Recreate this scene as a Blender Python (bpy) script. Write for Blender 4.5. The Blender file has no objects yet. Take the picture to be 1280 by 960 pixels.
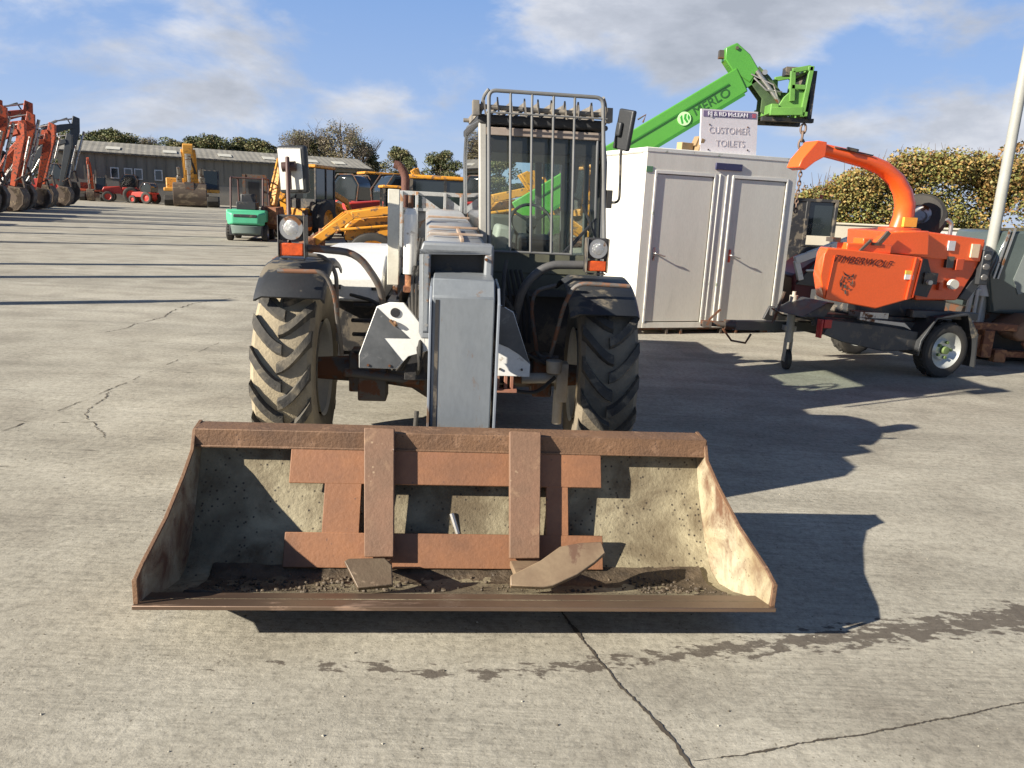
import bpy, bmesh, math, random
from mathutils import Vector as V, Matrix, noise
PI = math.pi
R = math.radians
scene = bpy.context.scene
col = scene.collection
random.seed(7)

# ------------------------------------------------------------------ camera
P_, R_ = R(13.2), R(2.8)
cd = bpy.data.cameras.new('camera'); cam = bpy.data.objects.new('camera', cd); col.objects.link(cam)
right = V((math.cos(R_), math.sin(R_)*math.sin(P_), math.sin(R_)*math.cos(P_)))
up = V((-math.sin(R_), math.cos(R_)*math.sin(P_), math.cos(R_)*math.cos(P_)))
back = right.cross(up)
m = Matrix((right, up, back)).transposed().to_4x4(); m.translation = V((0, 0, 1.6))
cam.matrix_world = m
cd.sensor_width = 36; cd.lens = 27; cd.clip_start = .05; cd.clip_end = 2000
scene.camera = cam

# ------------------------------------------------------------------ world and sun
SUN = V((-1.95, -1.06, 1.0)).normalized()          # towards the sun
EL = math.asin(SUN.z)
w = bpy.data.worlds.new('World'); scene.world = w; w.use_nodes = True
nt = w.node_tree; N = nt.nodes; L = nt.links; N.clear()
def nd(nt, t, **kw):
    n = nt.nodes.new(t)
    for k, v in kw.items(): setattr(n, k, v)
    return n
sky = nd(nt, 'ShaderNodeTexSky', sky_type='NISHITA', sun_disc=False, sun_elevation=EL,
         sun_rotation=math.atan2(SUN.x, SUN.y), air_density=1.0, dust_density=.6, ozone_density=2.0)
tc = nd(nt, 'ShaderNodeTexCoord')
def mth(nt, op, a, b=None, c=None, clamp=False):
    n = nt.nodes.new('ShaderNodeMath'); n.operation = op; n.use_clamp = clamp
    for i, v in enumerate((a, b, c)):
        if v is None: continue
        if isinstance(v, (int, float)): n.inputs[i].default_value = v
        else: nt.links.new(v, n.inputs[i])
    return n.outputs[0]
def vmth(nt, op, a, b=None):
    n = nt.nodes.new('ShaderNodeVectorMath'); n.operation = op
    for i, v in enumerate((a, b)):
        if v is None: continue
        if isinstance(v, (tuple, V)): n.inputs[i].default_value = v
        elif isinstance(v, (int, float)): n.inputs[3].default_value = v
        else: nt.links.new(v, n.inputs[i])
    return n.outputs[1] if op in ('DOT_PRODUCT', 'LENGTH', 'DISTANCE') else n.outputs[0]
def ramp(nt, fac, stops, interp='LINEAR'):
    n = nt.nodes.new('ShaderNodeValToRGB'); n.color_ramp.interpolation = interp
    e = n.color_ramp.elements
    while len(e) < len(stops): e.new(.5)
    for i, (p, c) in enumerate(stops):
        e[i].position = p
        e[i].color = (c, c, c, 1) if isinstance(c, (int, float)) else (*c[:3], 1)
    nt.links.new(fac, n.inputs[0]); return n.outputs[0]
def mixc(nt, fac, a, b, mode='MIX'):
    n = nt.nodes.new('ShaderNodeMix'); n.data_type = 'RGBA'; n.blend_type = mode
    for i, v in ((0, fac), (6, a), (7, b)):
        if isinstance(v, (int, float)): n.inputs[i].default_value = v
        elif isinstance(v, (tuple, list)): n.inputs[i].default_value = (*v[:3], 1)
        else: nt.links.new(v, n.inputs[i])
    return n.outputs[2]
def noi(nt, vec, scale, detail=4, rough=.55, dist=0):
    n = nt.nodes.new('ShaderNodeTexNoise'); n.inputs['Scale'].default_value = scale
    n.inputs['Detail'].default_value = detail; n.inputs['Roughness'].default_value = rough
    n.inputs['Distortion'].default_value = dist
    if vec is not None: nt.links.new(vec, n.inputs['Vector'])
    return n.outputs['Fac']
d = tc.outputs['Generated']
sep = nd(nt, 'ShaderNodeSeparateXYZ'); L.new(d, sep.inputs[0])
zz = mth(nt, 'ADD', mth(nt, 'MAXIMUM', sep.outputs[2], 0.0), .10)
cx = mth(nt, 'DIVIDE', sep.outputs[0], zz); cy = mth(nt, 'DIVIDE', sep.outputs[1], zz)
cmb = nd(nt, 'ShaderNodeCombineXYZ'); L.new(cx, cmb.inputs[0]); L.new(cy, cmb.inputs[1])
sv = vmth(nt, 'MULTIPLY', d, (1, 1, 2.3))
n1 = noi(nt, sv, 4.6, 8, .56, .25)
# soft cloud banks: where in the sky they stand (direction, angular radius, weight)
banks = [((.24, .945, .235), .14, .38), ((.40, .885, .235), .07, .20), ((.47, .875, .09), .15, .36),
         ((.19, .967, .165), .06, .22), ((-.2, .97, .10), .14, .20), ((-.46, .87, .15), .26, .30), ((0, .98, .22), .12, .16), ((.6, .77, .2), .12, .3)]
tot = None
for c, r, wt in banks:
    c = V(c).normalized()
    dv = vmth(nt, 'SUBTRACT', d, tuple(c))
    dv = vmth(nt, 'MULTIPLY', dv, (1, 1, 1.9))
    q = mth(nt, 'DIVIDE', vmth(nt, 'LENGTH', dv), r)
    g_ = mth(nt, 'MULTIPLY', mth(nt, 'EXPONENT', mth(nt, 'MULTIPLY', mth(nt, 'MULTIPLY', q, q), -1)), wt)
    tot = g_ if tot is None else mth(nt, 'ADD', tot, g_)
cl = mth(nt, 'ADD', n1, mth(nt, 'SUBTRACT', tot, .22))
mask = ramp(nt, cl, [(.42, 0), (.62, 1)], 'EASE')
n2 = noi(nt, vmth(nt, 'ADD', sv, (.03, 0, .045)), 7.5, 6, .6, .1)
ccol = ramp(nt, mth(nt, 'ADD', mth(nt,'MULTIPLY',n2,.6), mth(nt,'MULTIPLY',cl,.45)), [(.40, (.90, .91, .95)), (.56, (.60, .63, .70)), (.70, (.44, .47, .53))])
ccol = mixc(nt, 1.0, ccol, (7.2, 7.2, 7.2), 'MULTIPLY')
hs = nd(nt, 'ShaderNodeHueSaturation'); hs.inputs['Saturation'].default_value = 1.0; hs.inputs['Value'].default_value = 1.0
L.new(sky.outputs[0], hs.inputs['Color'])
grad = ramp(nt, mth(nt, 'MAXIMUM', sep.outputs[2], 0.0), [(0, (.60, .72, .94)), (.10, (.40, .58, .96)), (.30, (.21, .42, .88)), (.55, (.12, .18, .34)), (1, (.06, .09, .18))])
grad = mixc(nt, 1.0, grad, (6.6, 6.5, 6.4), 'MULTIPLY')
skb = mixc(nt, .88, hs.outputs[0], grad)
skc = mixc(nt, mth(nt, 'MULTIPLY', mask, .92), skb, ccol)
bg = nd(nt, 'ShaderNodeBackground'); L.new(skc, bg.inputs[0]); bg.inputs[1].default_value = .062
wo = nd(nt, 'ShaderNodeOutputWorld'); L.new(bg.outputs[0], wo.inputs[0])

ld = bpy.data.lights.new('sun', 'SUN'); ld.energy = 5.0; ld.angle = R(.53); ld.color = (1, .925, .80)
lo = bpy.data.objects.new('sun', ld); col.objects.link(lo)
lo.rotation_euler = SUN.to_track_quat('Z', 'Y').to_euler()
vs = scene.view_settings; vs.view_transform = 'Standard'; vs.look = 'None'; vs.gamma = 1; vs.use_curve_mapping = False
vs.exposure = 1.14

# ------------------------------------------------------------------ materials
_mats = {}
def mat(name, c1, rough=.6, metal=0.0, c2=None, amt=.35, scale=3.0, spots=None, spot_amt=0.0, spot_scale=8.0,
        bump=0.0, bscale=60, spec=.5, stretch=None, edge=.06, coat=0.0, speck=None):
    """paint/metal with broad tone variation c2, sharp-edged patches of 'spots' (rust, dirt, bare metal) and fine bump"""
    if name in _mats: return _mats[name]
    m = bpy.data.materials.new(name); m.use_nodes = True; nt = m.node_tree
    b = nt.nodes['Principled BSDF']; _mats[name] = m
    tc = nd(nt, 'ShaderNodeTexCoord'); vec = tc.outputs['Object']
    if stretch: vec = vmth(nt, 'MULTIPLY', vec, stretch)
    if c2 is None: c2 = tuple(x*.72 for x in c1)
    f = noi(nt, vec, scale, 6, .6, .2)
    c = mixc(nt, mth(nt, 'MULTIPLY', ramp(nt, f, [(.35, 0), (.7, 1)]), amt), c1, c2)
    fine = noi(nt, vec, 55, 3, .7)
    c = mixc(nt, .5, c, mixc(nt, 1.0, c, ramp(nt, fine, [(.3, .86), (.7, 1.12)]), 'MULTIPLY'))
    rr = rough
    if spots:
        s = noi(nt, vec, spot_scale, 8, .65, .4)
        t = 1 - spot_amt
        k = ramp(nt, s, [(max(0, t*.72-.0), 0), (min(1, t*.72+edge), 1)])
        c = mixc(nt, k, c, spots)
        rr = mth(nt, 'ADD', rough, mth(nt, 'MULTIPLY', k, (.85-rough)))
    if speck:                                                   # small chips and specks: (colour, cells per metre, amount)
        vo = nd(nt, 'ShaderNodeTexVoronoi'); vo.inputs['Scale'].default_value = speck[1]; nt.links.new(tc.outputs['Object'], vo.inputs['Vector'])
        sp_ = mth(nt, 'MULTIPLY', ramp(nt, vo.outputs['Distance'], [(.12, 1), (.26, 0)]), ramp(nt, noi(nt, tc.outputs['Object'], speck[1]*.22, 3), [(.62-speck[2], 0), (.70-speck[2], 1)]))
        c = mixc(nt, sp_, c, speck[0])
    if not isinstance(rr, float) and not isinstance(rr, int): nt.links.new(rr, b.inputs['Roughness'])
    else: b.inputs['Roughness'].default_value = rr
    nt.links.new(c, b.inputs['Base Color']); b.inputs['Metallic'].default_value = metal
    b.inputs['Specular IOR Level'].default_value = spec
    b.inputs['Coat Weight'].default_value = coat
    if bump:
        bp = nd(nt, 'ShaderNodeBump'); bp.inputs['Strength'].default_value = bump; bp.inputs['Distance'].default_value = .01
        nt.links.new(noi(nt, vec, bscale, 5, .6), bp.inputs['Height']); nt.links.new(bp.outputs[0], b.inputs['Normal'])
    return m
def glass(name, tint=(.75, .82, .78), a=.75, rough=.02):
    if name in _mats: return _mats[name]
    m = bpy.data.materials.new(name); m.use_nodes = True; nt = m.node_tree; _mats[name] = m
    nt.nodes.clear()
    t = nd(nt, 'ShaderNodeBsdfTransparent'); t.inputs[0].default_value = (*tint, 1)
    g = nd(nt, 'ShaderNodeBsdfGlossy'); g.inputs['Roughness'].default_value = rough; g.inputs[0].default_value = (.9, .9, .9, 1)
    df = nd(nt, 'ShaderNodeBsdfDiffuse'); df.inputs[0].default_value = (.3, .3, .27, 1)
    fr = nd(nt, 'ShaderNodeFresnel'); fr.inputs[0].default_value = 1.45
    mx = nd(nt, 'ShaderNodeMixShader'); nt.links.new(fr.outputs[0], mx.inputs[0])
    m2 = nd(nt, 'ShaderNodeMixShader'); m2.inputs[0].default_value = 1-a
    nt.links.new(t.outputs[0], m2.inputs[1]); nt.links.new(df.outputs[0], m2.inputs[2])
    nt.links.new(m2.outputs[0], mx.inputs[1]); nt.links.new(g.outputs[0], mx.inputs[2])
    o = nd(nt, 'ShaderNodeOutputMaterial'); nt.links.new(mx.outputs[0], o.inputs[0])
    return m

# ------------------------------------------------------------------ geometry helpers
class MB:
    def __init__(s): s.bm = bmesh.new(); s.m = 0
    def _f(s, vs):
        try: f = s.bm.faces.new(vs); f.material_index = s.m; return f
        except ValueError: return None
    def box(s, c, sz, rot=None):
        c = V(c); h = V(sz)/2; vs = []
        for x in (-1, 1):
            for y in (-1, 1):
                for z in (-1, 1):
                    p = V((x*h.x, y*h.y, z*h.z))
                    if rot is not None: p = rot @ p
                    vs.append(s.bm.verts.new(c+p))
        for q in ((0,1,3,2),(4,6,7,5),(0,4,5,1),(2,3,7,6),(0,2,6,4),(1,5,7,3)): s._f([vs[i] for i in q])
        return s
    def bb(s, x0, x1, y0, y1, z0, z1): return s.box(((x0+x1)/2, (y0+y1)/2, (z0+z1)/2), (abs(x1-x0), abs(y1-y0), abs(z1-z0)))
    def beam(s, p0, p1, w, h, up=(0, 0, 1), w1=None, h1=None):
        p0, p1 = V(p0), V(p1); d = (p1-p0).normalized(); u = V(up)
        sx = d.cross(u).normalized(); sy = sx.cross(d).normalized()
        w1 = w if w1 is None else w1; h1 = h if h1 is None else h1
        a = [s.bm.verts.new(p0+sx*w*i/2+sy*h*j/2) for i, j in ((-1,-1),(1,-1),(1,1),(-1,1))]
        b = [s.bm.verts.new(p1+sx*w1*i/2+sy*h1*j/2) for i, j in ((-1,-1),(1,-1),(1,1),(-1,1))]
        s._f(a[::-1]); s._f(b)
        for i in range(4): s._f((a[i], a[(i+1)%4], b[(i+1)%4], b[i]))
        return s
    def tube(s, pts, r, n=10, closed=False):
        pts = [V(p) for p in pts]; rs = r if isinstance(r, (list, tuple)) else [r]*len(pts)
        k = len(pts); prev = None; rings = []
        for i in range(k):
            if closed: t = (pts[(i+1)%k]-pts[i-1]).normalized()
            else: t = (pts[min(i+1, k-1)]-pts[max(i-1, 0)]).normalized()
            if prev is None:
                a = V((0, 0, 1)) if abs(t.z) < .9 else V((1, 0, 0)); nx = t.cross(a).normalized()
            else: nx = (prev-t*prev.dot(t)).normalized()
            prev = nx; ny = t.cross(nx)
            rings.append([s.bm.verts.new(pts[i]+(nx*math.cos(2*PI*j/n)+ny*math.sin(2*PI*j/n))*rs[i]) for j in range(n)])
        for i in range(k if closed else k-1):
            a, b = rings[i], rings[(i+1)%k]
            for j in range(n): s._f((a[j], a[(j+1)%n], b[(j+1)%n], b[j]))
        if not closed: s._f(rings[0][::-1]); s._f(rings[-1])
        return s
    def bend(s, pts, r, n=10, rad=.08, k=5):
        """tube through pts with rounded corners"""
        pts = [V(p) for p in pts]; out = [pts[0]]
        for i in range(1, len(pts)-1):
            a, b, c = pts[i-1], pts[i], pts[i+1]
            d0, d1 = (a-b), (c-b); q = min(rad, d0.length*.45, d1.length*.45)
            s0, s1 = b+d0.normalized()*q, b+d1.normalized()*q
            for j in range(k+1):
                t = j/k; out.append(s0*(1-t)**2+b*2*t*(1-t)+s1*t*t)
        out.append(pts[-1]); return s.tube(out, r, n)
    def cyl(s, p0, p1, r0, r1=None, n=20): return s.tube([p0, p1], [r0, r0 if r1 is None else r1], n)
    def prism(s, pts, off):
        """planar polygon pts swept along off"""
        off = V(off); a = [s.bm.verts.new(V(p)) for p in pts]; b = [s.bm.verts.new(V(p)+off) for p in pts]; n = len(a)
        s._f(a[::-1]); s._f(b)
        for i in range(n): s._f((a[i], a[(i+1)%n], b[(i+1)%n], b[i]))
        return s
    def loft(s, secs, caps=True, closed=True):
        rs = [[s.bm.verts.new(V(p)) for p in q] for q in secs]; n = len(rs[0])
        for a, b in zip(rs, rs[1:]):
            for j in range(n if closed else n-1): s._f((a[j], a[(j+1)%n], b[(j+1)%n], b[j]))
        if caps: s._f(rs[0][::-1]); s._f(rs[-1])
        return s
    def lathe(s, prof, o, axis='x', n=32, cap=True):
        """prof: (radius, along)"""
        o = V(o); rings = []
        for r, h in prof:
            ring = []
            for j in range(n):
                a = 2*PI*j/n; ca, sa = r*math.cos(a), r*math.sin(a)
                p = {'x': (h, ca, sa), 'y': (sa, h, ca), 'z': (ca, sa, h)}[axis]
                ring.append(s.bm.verts.new(o+V(p)))
            rings.append(ring)
        for a, b in zip(rings, rings[1:]):
            for j in range(n): s._f((a[j], a[(j+1)%n], b[(j+1)%n], b[j]))
        if cap and prof[0][0] > 1e-4: s._f(rings[0][::-1])
        if cap and prof[-1][0] > 1e-4: s._f(rings[-1])
        return s
    def quad(s, *pts): s._f([s.bm.verts.new(V(p)) for p in pts]); return s
    def build(s, name, m, parent=None, bevel=0, smooth=35, seg=2):
        me = bpy.data.meshes.new(name)
        bmesh.ops.remove_doubles(s.bm, verts=s.bm.verts, dist=1e-5)
        bmesh.ops.recalc_face_normals(s.bm, faces=s.bm.faces)
        s.bm.to_mesh(me); s.bm.free()
        for x in (m if isinstance(m, (list, tuple)) else [m]): me.materials.append(x)
        if smooth:
            me.shade_smooth(); me.set_sharp_from_angle(angle=R(smooth))
        o = bpy.data.objects.new(name, me); col.objects.link(o)
        if parent is not None: o.parent = parent
        if bevel:
            b = o.modifiers.new('bevel', 'BEVEL'); b.width = bevel; b.segments = seg; b.limit_method = 'ANGLE'; b.angle_limit = R(40)
            b.harden_normals = False
        return o
def sep(o):
    """give every loose piece of o an object of its own, same name and parent"""
    bm = bmesh.new(); bm.from_mesh(o.data); bm.verts.ensure_lookup_table(); left = set(range(len(bm.verts))); groups = []
    while left:
        st = [left.pop()]; g = set(st)
        while st:
            for e in bm.verts[st.pop()].link_edges:
                for v in e.verts:
                    if v.index in left: left.discard(v.index); g.add(v.index); st.append(v.index)
        groups.append(g)
    res = []
    for g in groups:
        b2 = bm.copy(); b2.verts.ensure_lookup_table(); bmesh.ops.delete(b2, geom=[v for v in b2.verts if v.index not in g], context='VERTS')
        me = bpy.data.meshes.new(o.name); b2.to_mesh(me); b2.free()
        for m_ in o.data.materials: me.materials.append(m_)
        n = o.copy(); n.data = me; col.objects.link(n); res.append(n)
        me.set_sharp_from_angle(angle=R(35))
    bm.free(); nm = o.name; bpy.data.objects.remove(o); res[0].name = nm; return res
def tag(o, label=None, cat=None, group=None, kind=None):
    if label: o['label'] = label
    if cat: o['category'] = cat
    if group: o['group'] = group
    if kind: o['kind'] = kind
    return o
def thing(name, label, cat, loc=(0, 0, 0), rz=0, group=None, s=1):
    o = bpy.data.objects.new(name, None); col.objects.link(o); o.location = loc; o.rotation_euler = (0, 0, rz)
    o.scale = (s, s, s); o.empty_display_size = .2
    return tag(o, label, cat, group)
def copy_tree(o, parent=None):
    c = o.copy(); col.objects.link(c); c.parent = parent
    for ch in [x for x in bpy.data.objects if x.parent == o]: copy_tree(ch, c)
    return c
def text(s, size, m, parent, mtx, name='lettering', ext=.002, shear=0, sx=1, bold=0, align='CENTER'):
    cu = bpy.data.curves.new('t', 'FONT'); cu.body = s; cu.size = size; cu.extrude = ext; cu.shear = shear; cu.offset = bold
    cu.align_x = align; cu.align_y = 'CENTER'
    t = bpy.data.objects.new('t', cu); col.objects.link(t)
    dg = bpy.context.evaluated_depsgraph_get()
    me = bpy.data.meshes.new_from_object(t.evaluated_get(dg)); bpy.data.objects.remove(t)
    me.materials.clear(); me.materials.append(m)
    me.transform(mtx @ Matrix.Diagonal((sx, 1, 1, 1)))
    me.name = name
    o = bpy.data.objects.new(name, me); col.objects.link(o); o.parent = parent
    return o
def frame(o, x, y):
    """matrix with origin o, local x and y axes"""
    x = V(x).normalized(); y = V(y); y = (y-x*y.dot(x)).normalized(); z = x.cross(y)
    m = Matrix((x, y, z)).transposed().to_4x4(); m.translation = V(o); return m

# ------------------------------------------------------------------ shared colours
black_paint = mat('black_paint', (.018, .018, .02), .5, c2=(.05, .045, .04), amt=.6, spots=(.12, .10, .075), spot_amt=.28, spot_scale=5, bump=.2)
black_plastic = mat('black_plastic', (.022, .024, .027), .48, c2=(.05, .05, .05), amt=.5, spots=(.13, .11, .08), spot_amt=.22, spot_scale=4, bump=.15)
rubber = mat('rubber', (.022, .021, .02), .8, c2=(.07, .06, .045), amt=.6, bump=.3)
dusty_rubber = mat('dusty_rubber', (.36, .30, .20), .95, c2=(.15, .125, .09), amt=.9, scale=3, bump=.5)
steel = mat('steel', (.45, .44, .42), .38, .8, c2=(.3, .28, .25), spots=(.2, .10, .05), spot_amt=.25)
dark_steel = mat('dark_steel', (.07, .065, .06), .6, .3, c2=(.14, .11, .08), amt=.7, spots=(.14, .06, .03), spot_amt=.32)
rust = mat('rust', (.22, .085, .04), .82, c2=(.10, .045, .028), amt=.8, scale=5, spots=(.33, .15, .065), spot_amt=.3, spot_scale=9, bump=.45)
white_paint = mat('white_paint', (.72, .71, .67), .38, c2=(.55, .53, .47), amt=.5, spots=(.22, .13, .07), spot_amt=.2, spot_scale=6)
dark_glass = mat('dark_glass', (.02, .026, .028), .06, spec=.8)
lens = mat('lens', (.62, .60, .55), .08, .75, bump=.6, bscale=160)
amber = mat('amber', (.60, .085, .012), .25, c2=(.35, .05, .01), amt=.8, scale=25, spec=.6, bump=.3, bscale=120)
red_lens = mat('red_lens', (.45, .015, .02), .25)
cream = mat('cream', (.62, .58, .48), .6)
orange_paint = mat('orange_paint', (.66, .085, .016), .42, c2=(.55, .065, .015), amt=.7, spots=(.36, .12, .05), spot_amt=.16, spot_scale=6, edge=.3, coat=.25)
yellow_paint = mat('yellow_paint', (.70, .30, .025), .45, c2=(.50, .20, .02), amt=.6, spots=(.18, .10, .05), spot_amt=.25)
red_paint = mat('red_paint', (.45, .035, .02), .45, c2=(.3, .03, .02), amt=.5)
digger_orange = mat('digger_orange', (.52, .085, .022), .5, c2=(.36, .05, .02), amt=.7, spots=(.10, .05, .035), spot_amt=.28)
green_paint = mat('green_paint', (.075, .27, .032), .38, c2=(.06, .225, .03), amt=.5, coat=.3)

# ------------------------------------------------------------------ ground
def concrete_mat():
    m = bpy.data.materials.new('yard_concrete'); m.use_nodes = True; nt = m.node_tree; b = nt.nodes['Principled BSDF']
    g = nd(nt, 'ShaderNodeNewGeometry'); p = g.outputs['Position']
    big = noi(nt, p, .22, 5, .6); mid = noi(nt, p, 1.6, 7, .62, .4); fine = noi(nt, p, 26, 6, .68); grit = noi(nt, p, 95, 4, .8)
    c = ramp(nt, mid, [(.28, (.268, .244, .196)), (.5, (.352, .326, .264)), (.72, (.42, .392, .322))])
    c = mixc(nt, 1, c, ramp(nt, big, [(.3, .84), (.7, 1.14)]), 'MULTIPLY')
    c = mixc(nt, 1, c, ramp(nt, fine, [(.28, .66), (.5, 1), (.72, 1.22)]), 'MULTIPLY')
    c = mixc(nt, 1, c, ramp(nt, grit, [(.28, .50), (.44, .96), (.60, 1.04), (.74, 1.5)]), 'MULTIPLY')
    # tamped ridges, running across the yard, fading in patches
    mp = nd(nt, 'ShaderNodeMapping'); nt.links.new(p, mp.inputs[0]); mp.inputs['Rotation'].default_value = (0, 0, R(-8)); mp.inputs['Scale'].default_value = (1, 14, 1)
    rid = noi(nt, mp.outputs[0], 4.5, 4, .6, .15)
    pat = ramp(nt, noi(nt, p, .9, 3, .5), [(.34, .15), (.58, 1)])
    c = mixc(nt, mth(nt, 'MULTIPLY', pat, .5), c, mixc(nt, 1, c, ramp(nt, rid, [(.36, .72), (.5, 1), (.64, 1.18)]), 'MULTIPLY'))
    # long worn tyre scuffs, some pale, some grey
    mp2 = nd(nt, 'ShaderNodeMapping'); nt.links.new(p, mp2.inputs[0]); mp2.inputs['Rotation'].default_value = (0, 0, R(25)); mp2.inputs['Scale'].default_value = (.22, 1.6, 1)
    sc = noi(nt, mp2.outputs[0], 1.1, 5, .55, 1.2)
    c = mixc(nt, 1, c, ramp(nt, sc, [(.36, .84), (.5, 1), (.62, 1.08)]), 'MULTIPLY')
    # aggregate and small dark pits
    vo = nd(nt, 'ShaderNodeTexVoronoi'); vo.inputs['Scale'].default_value = 38; nt.links.new(p, vo.inputs['Vector'])
    pm = mth(nt, 'MULTIPLY', ramp(nt, vo.outputs['Distance'], [(.10, 1), (.2, 0)]), ramp(nt, noi(nt, p, 6, 3), [(.44, 0), (.60, 1)]))
    c = mixc(nt, mth(nt, 'MULTIPLY', pm, .75), c, (.10, .085, .06))
    v2 = nd(nt, 'ShaderNodeTexVoronoi'); v2.inputs['Scale'].default_value = 62; nt.links.new(p, v2.inputs['Vector'])
    pm2 = mth(nt, 'MULTIPLY', ramp(nt, v2.outputs['Distance'], [(.10, 1), (.2, 0)]), ramp(nt, noi(nt, p, 4, 3), [(.45, 0), (.66, 1)]))
    c = mixc(nt, mth(nt, 'MULTIPLY', pm2, .5), c, (.62, .59, .5))
    # oily drips: blotches in a band that bends across the foreground
    sp = nd(nt, 'ShaderNodeSeparateXYZ'); nt.links.new(p, sp.inputs[0]); X, Y = sp.outputs[0], sp.outputs[1]
    xr = mth(nt, 'MAXIMUM', X, 0)
    yc = mth(nt, 'ADD', 2.38, mth(nt, 'MULTIPLY', xr, .262))
    dd = mth(nt, 'ABSOLUTE', mth(nt, 'SUBTRACT', Y, yc))
    wd = mth(nt, 'ADD', .05, mth(nt, 'MULTIPLY', xr, .03))
    band = mth(nt, 'EXPONENT', mth(nt, 'MULTIPLY', mth(nt, 'POWER', mth(nt, 'DIVIDE', dd, wd), 2), -1))
    mp3 = nd(nt, 'ShaderNodeMapping'); nt.links.new(p, mp3.inputs[0]); mp3.inputs['Scale'].default_value = (1, 2.1, 1)
    bl = noi(nt, mp3.outputs[0], 11, 6, .62)
    act = ramp(nt, mth(nt, 'DIVIDE', mth(nt, 'ADD', X, 1.5), 4.2), [(0, .02), (.15, .05), (.22, .15), (.38, .17), (.5, .2), (.78, .28), (1, .27)])
    k = ramp(nt, mth(nt, 'ADD', bl, mth(nt, 'MULTIPLY', band, act)), [(.645, 0), (.70, 1)])
    k = mth(nt, 'MULTIPLY', k, ramp(nt, band, [(.06, 0), (.25, 1)]))
    c = mixc(nt, mth(nt, 'MULTIPLY', k, .8), c, (.065, .05, .04))
    # old faint stains elsewhere
    k2 = ramp(nt, noi(nt, p, 2.4, 6, .6), [(.66, 0), (.78, .35)])
    c = mixc(nt, k2, c, (.12, .10, .08))
    nt.links.new(c, b.inputs['Base Color']); b.inputs['Roughness'].default_value = .88; b.inputs['Specular IOR Level'].default_value = .25
    h = mth(nt, 'ADD', mth(nt, 'MULTIPLY', grit, .5), mth(nt, 'ADD', fine, mth(nt, 'MULTIPLY', mth(nt, 'MULTIPLY', rid, pat), .8)))
    bp = nd(nt, 'ShaderNodeBump'); bp.inputs['Strength'].default_value = .55; bp.inputs['Distance'].default_value = .006
    nt.links.new(h, bp.inputs['Height']); nt.links.new(bp.outputs[0], b.inputs['Normal'])
    return m
cm = concrete_mat()
grd = MB().quad((-170, -30, 0), (90, -30, 0), (90, 130, 0), (-170, 130, 0)).build('yard_ground', cm, smooth=0); tag(grd, kind='structure')
field = mat('field_grass', (.08, .11, .035), .95, c2=(.13, .12, .05), amt=.8, scale=.1)
tag(MB().quad((-1200, -300, -.03), (1200, -300, -.03), (1200, 1600, -.03), (-1200, 1600, -.03)).build('field_terrain', field, smooth=0), kind='structure')

crack_m = mat('crack_dirt', (.06, .047, .035), 1, c2=(.10, .085, .06), amt=.5, scale=20)
def crack(pts, w, jit, name='ground_crack', step=.02, mb=None, z=.003, gaps=0):
    own = mb is None; mb = mb or MB(); pts = [V((*p, z)) for p in pts]; prev = None; s0 = random.random()*50
    path = []
    for a, b in zip(pts, pts[1:]):
        n = max(2, int((b-a).length/step))
        for i in range(n): path.append(a.lerp(b, i/n))
    path.append(pts[-1]); L_ = len(path)
    dirs = [(path[min(i+1, L_-1)]-path[max(i-1, 0)]).normalized() for i in range(L_)]
    for i, p in enumerate(path):
        d_ = dirs[i]; nrm = V((-d_.y, d_.x, 0))
        o = (noise.noise(V((i*step*3, s0, 0)))*2.2+noise.noise(V((i*step*14, s0, 5)))*.8+random.uniform(-.4, .4))*jit
        ww = w*(.35+abs(noise.noise(V((i*step*9, 9, s0))))*1.8+random.random()*.35)*min(1, (i+1)/6, (L_-i)/6)
        c = p+nrm*o
        a_, b_ = mb.bm.verts.new(c+nrm*ww/2), mb.bm.verts.new(c-nrm*ww/2)
        if prev and not (gaps and noise.noise(V((i*step*5, s0, 9))) < gaps-1): mb._f((prev[0], a_, b_, prev[1]))
        prev = (a_, b_)
    if own: return tag(mb.build(name, crack_m, smooth=0), kind='structure')
crack([(.22, 2.95), (.255, 2.78), (.31, 2.62), (.37, 2.48), (.43, 2.33), (.495, 2.21), (.56, 2.06), (.585, 1.96), (.60, 1.80), (.64, 1.5), (.7, 1.0)], .0115, .007, step=.009)
crack([(.66, 2.0), (.95, 2.09), (1.3, 2.19), (1.82, 2.355), (2.6, 2.6), (4, 3.0)], .0065, .006, step=.008)
crack([(.59, 1.985), (.66, 2.0)], .006, .004)
mb = MB()
crack([(-4.2, 4.3), (-3.3, 4.75), (-3.22, 5.6), (-3.2, 6.5), (-3.18, 7.3), (-3.16, 8.1)], .008, .012, mb=mb, gaps=.95)
crack([(-2.6, 4.7), (-3.0, 5.2), (-3.2, 5.9)], .008, .02, mb=mb, gaps=.75)
crack([(-4.5, 8.2), (-4.45, 9.5), (-4.6, 10.9), (-4.0, 12.4)], .014, .03, mb=mb, gaps=.75)
for i in range(30):
    x, y, a = random.uniform(-3.5, -2.0), random.uniform(4.1, 7.4), random.uniform(-.5, .5)
    l = random.uniform(.05, .2); crack([(x, y), (x+l*math.cos(a), y+l*math.sin(a))], .009, .01, mb=mb, gaps=.75)
tag(mb.build('ground_crack', crack_m, smooth=0), kind='structure')
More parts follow.
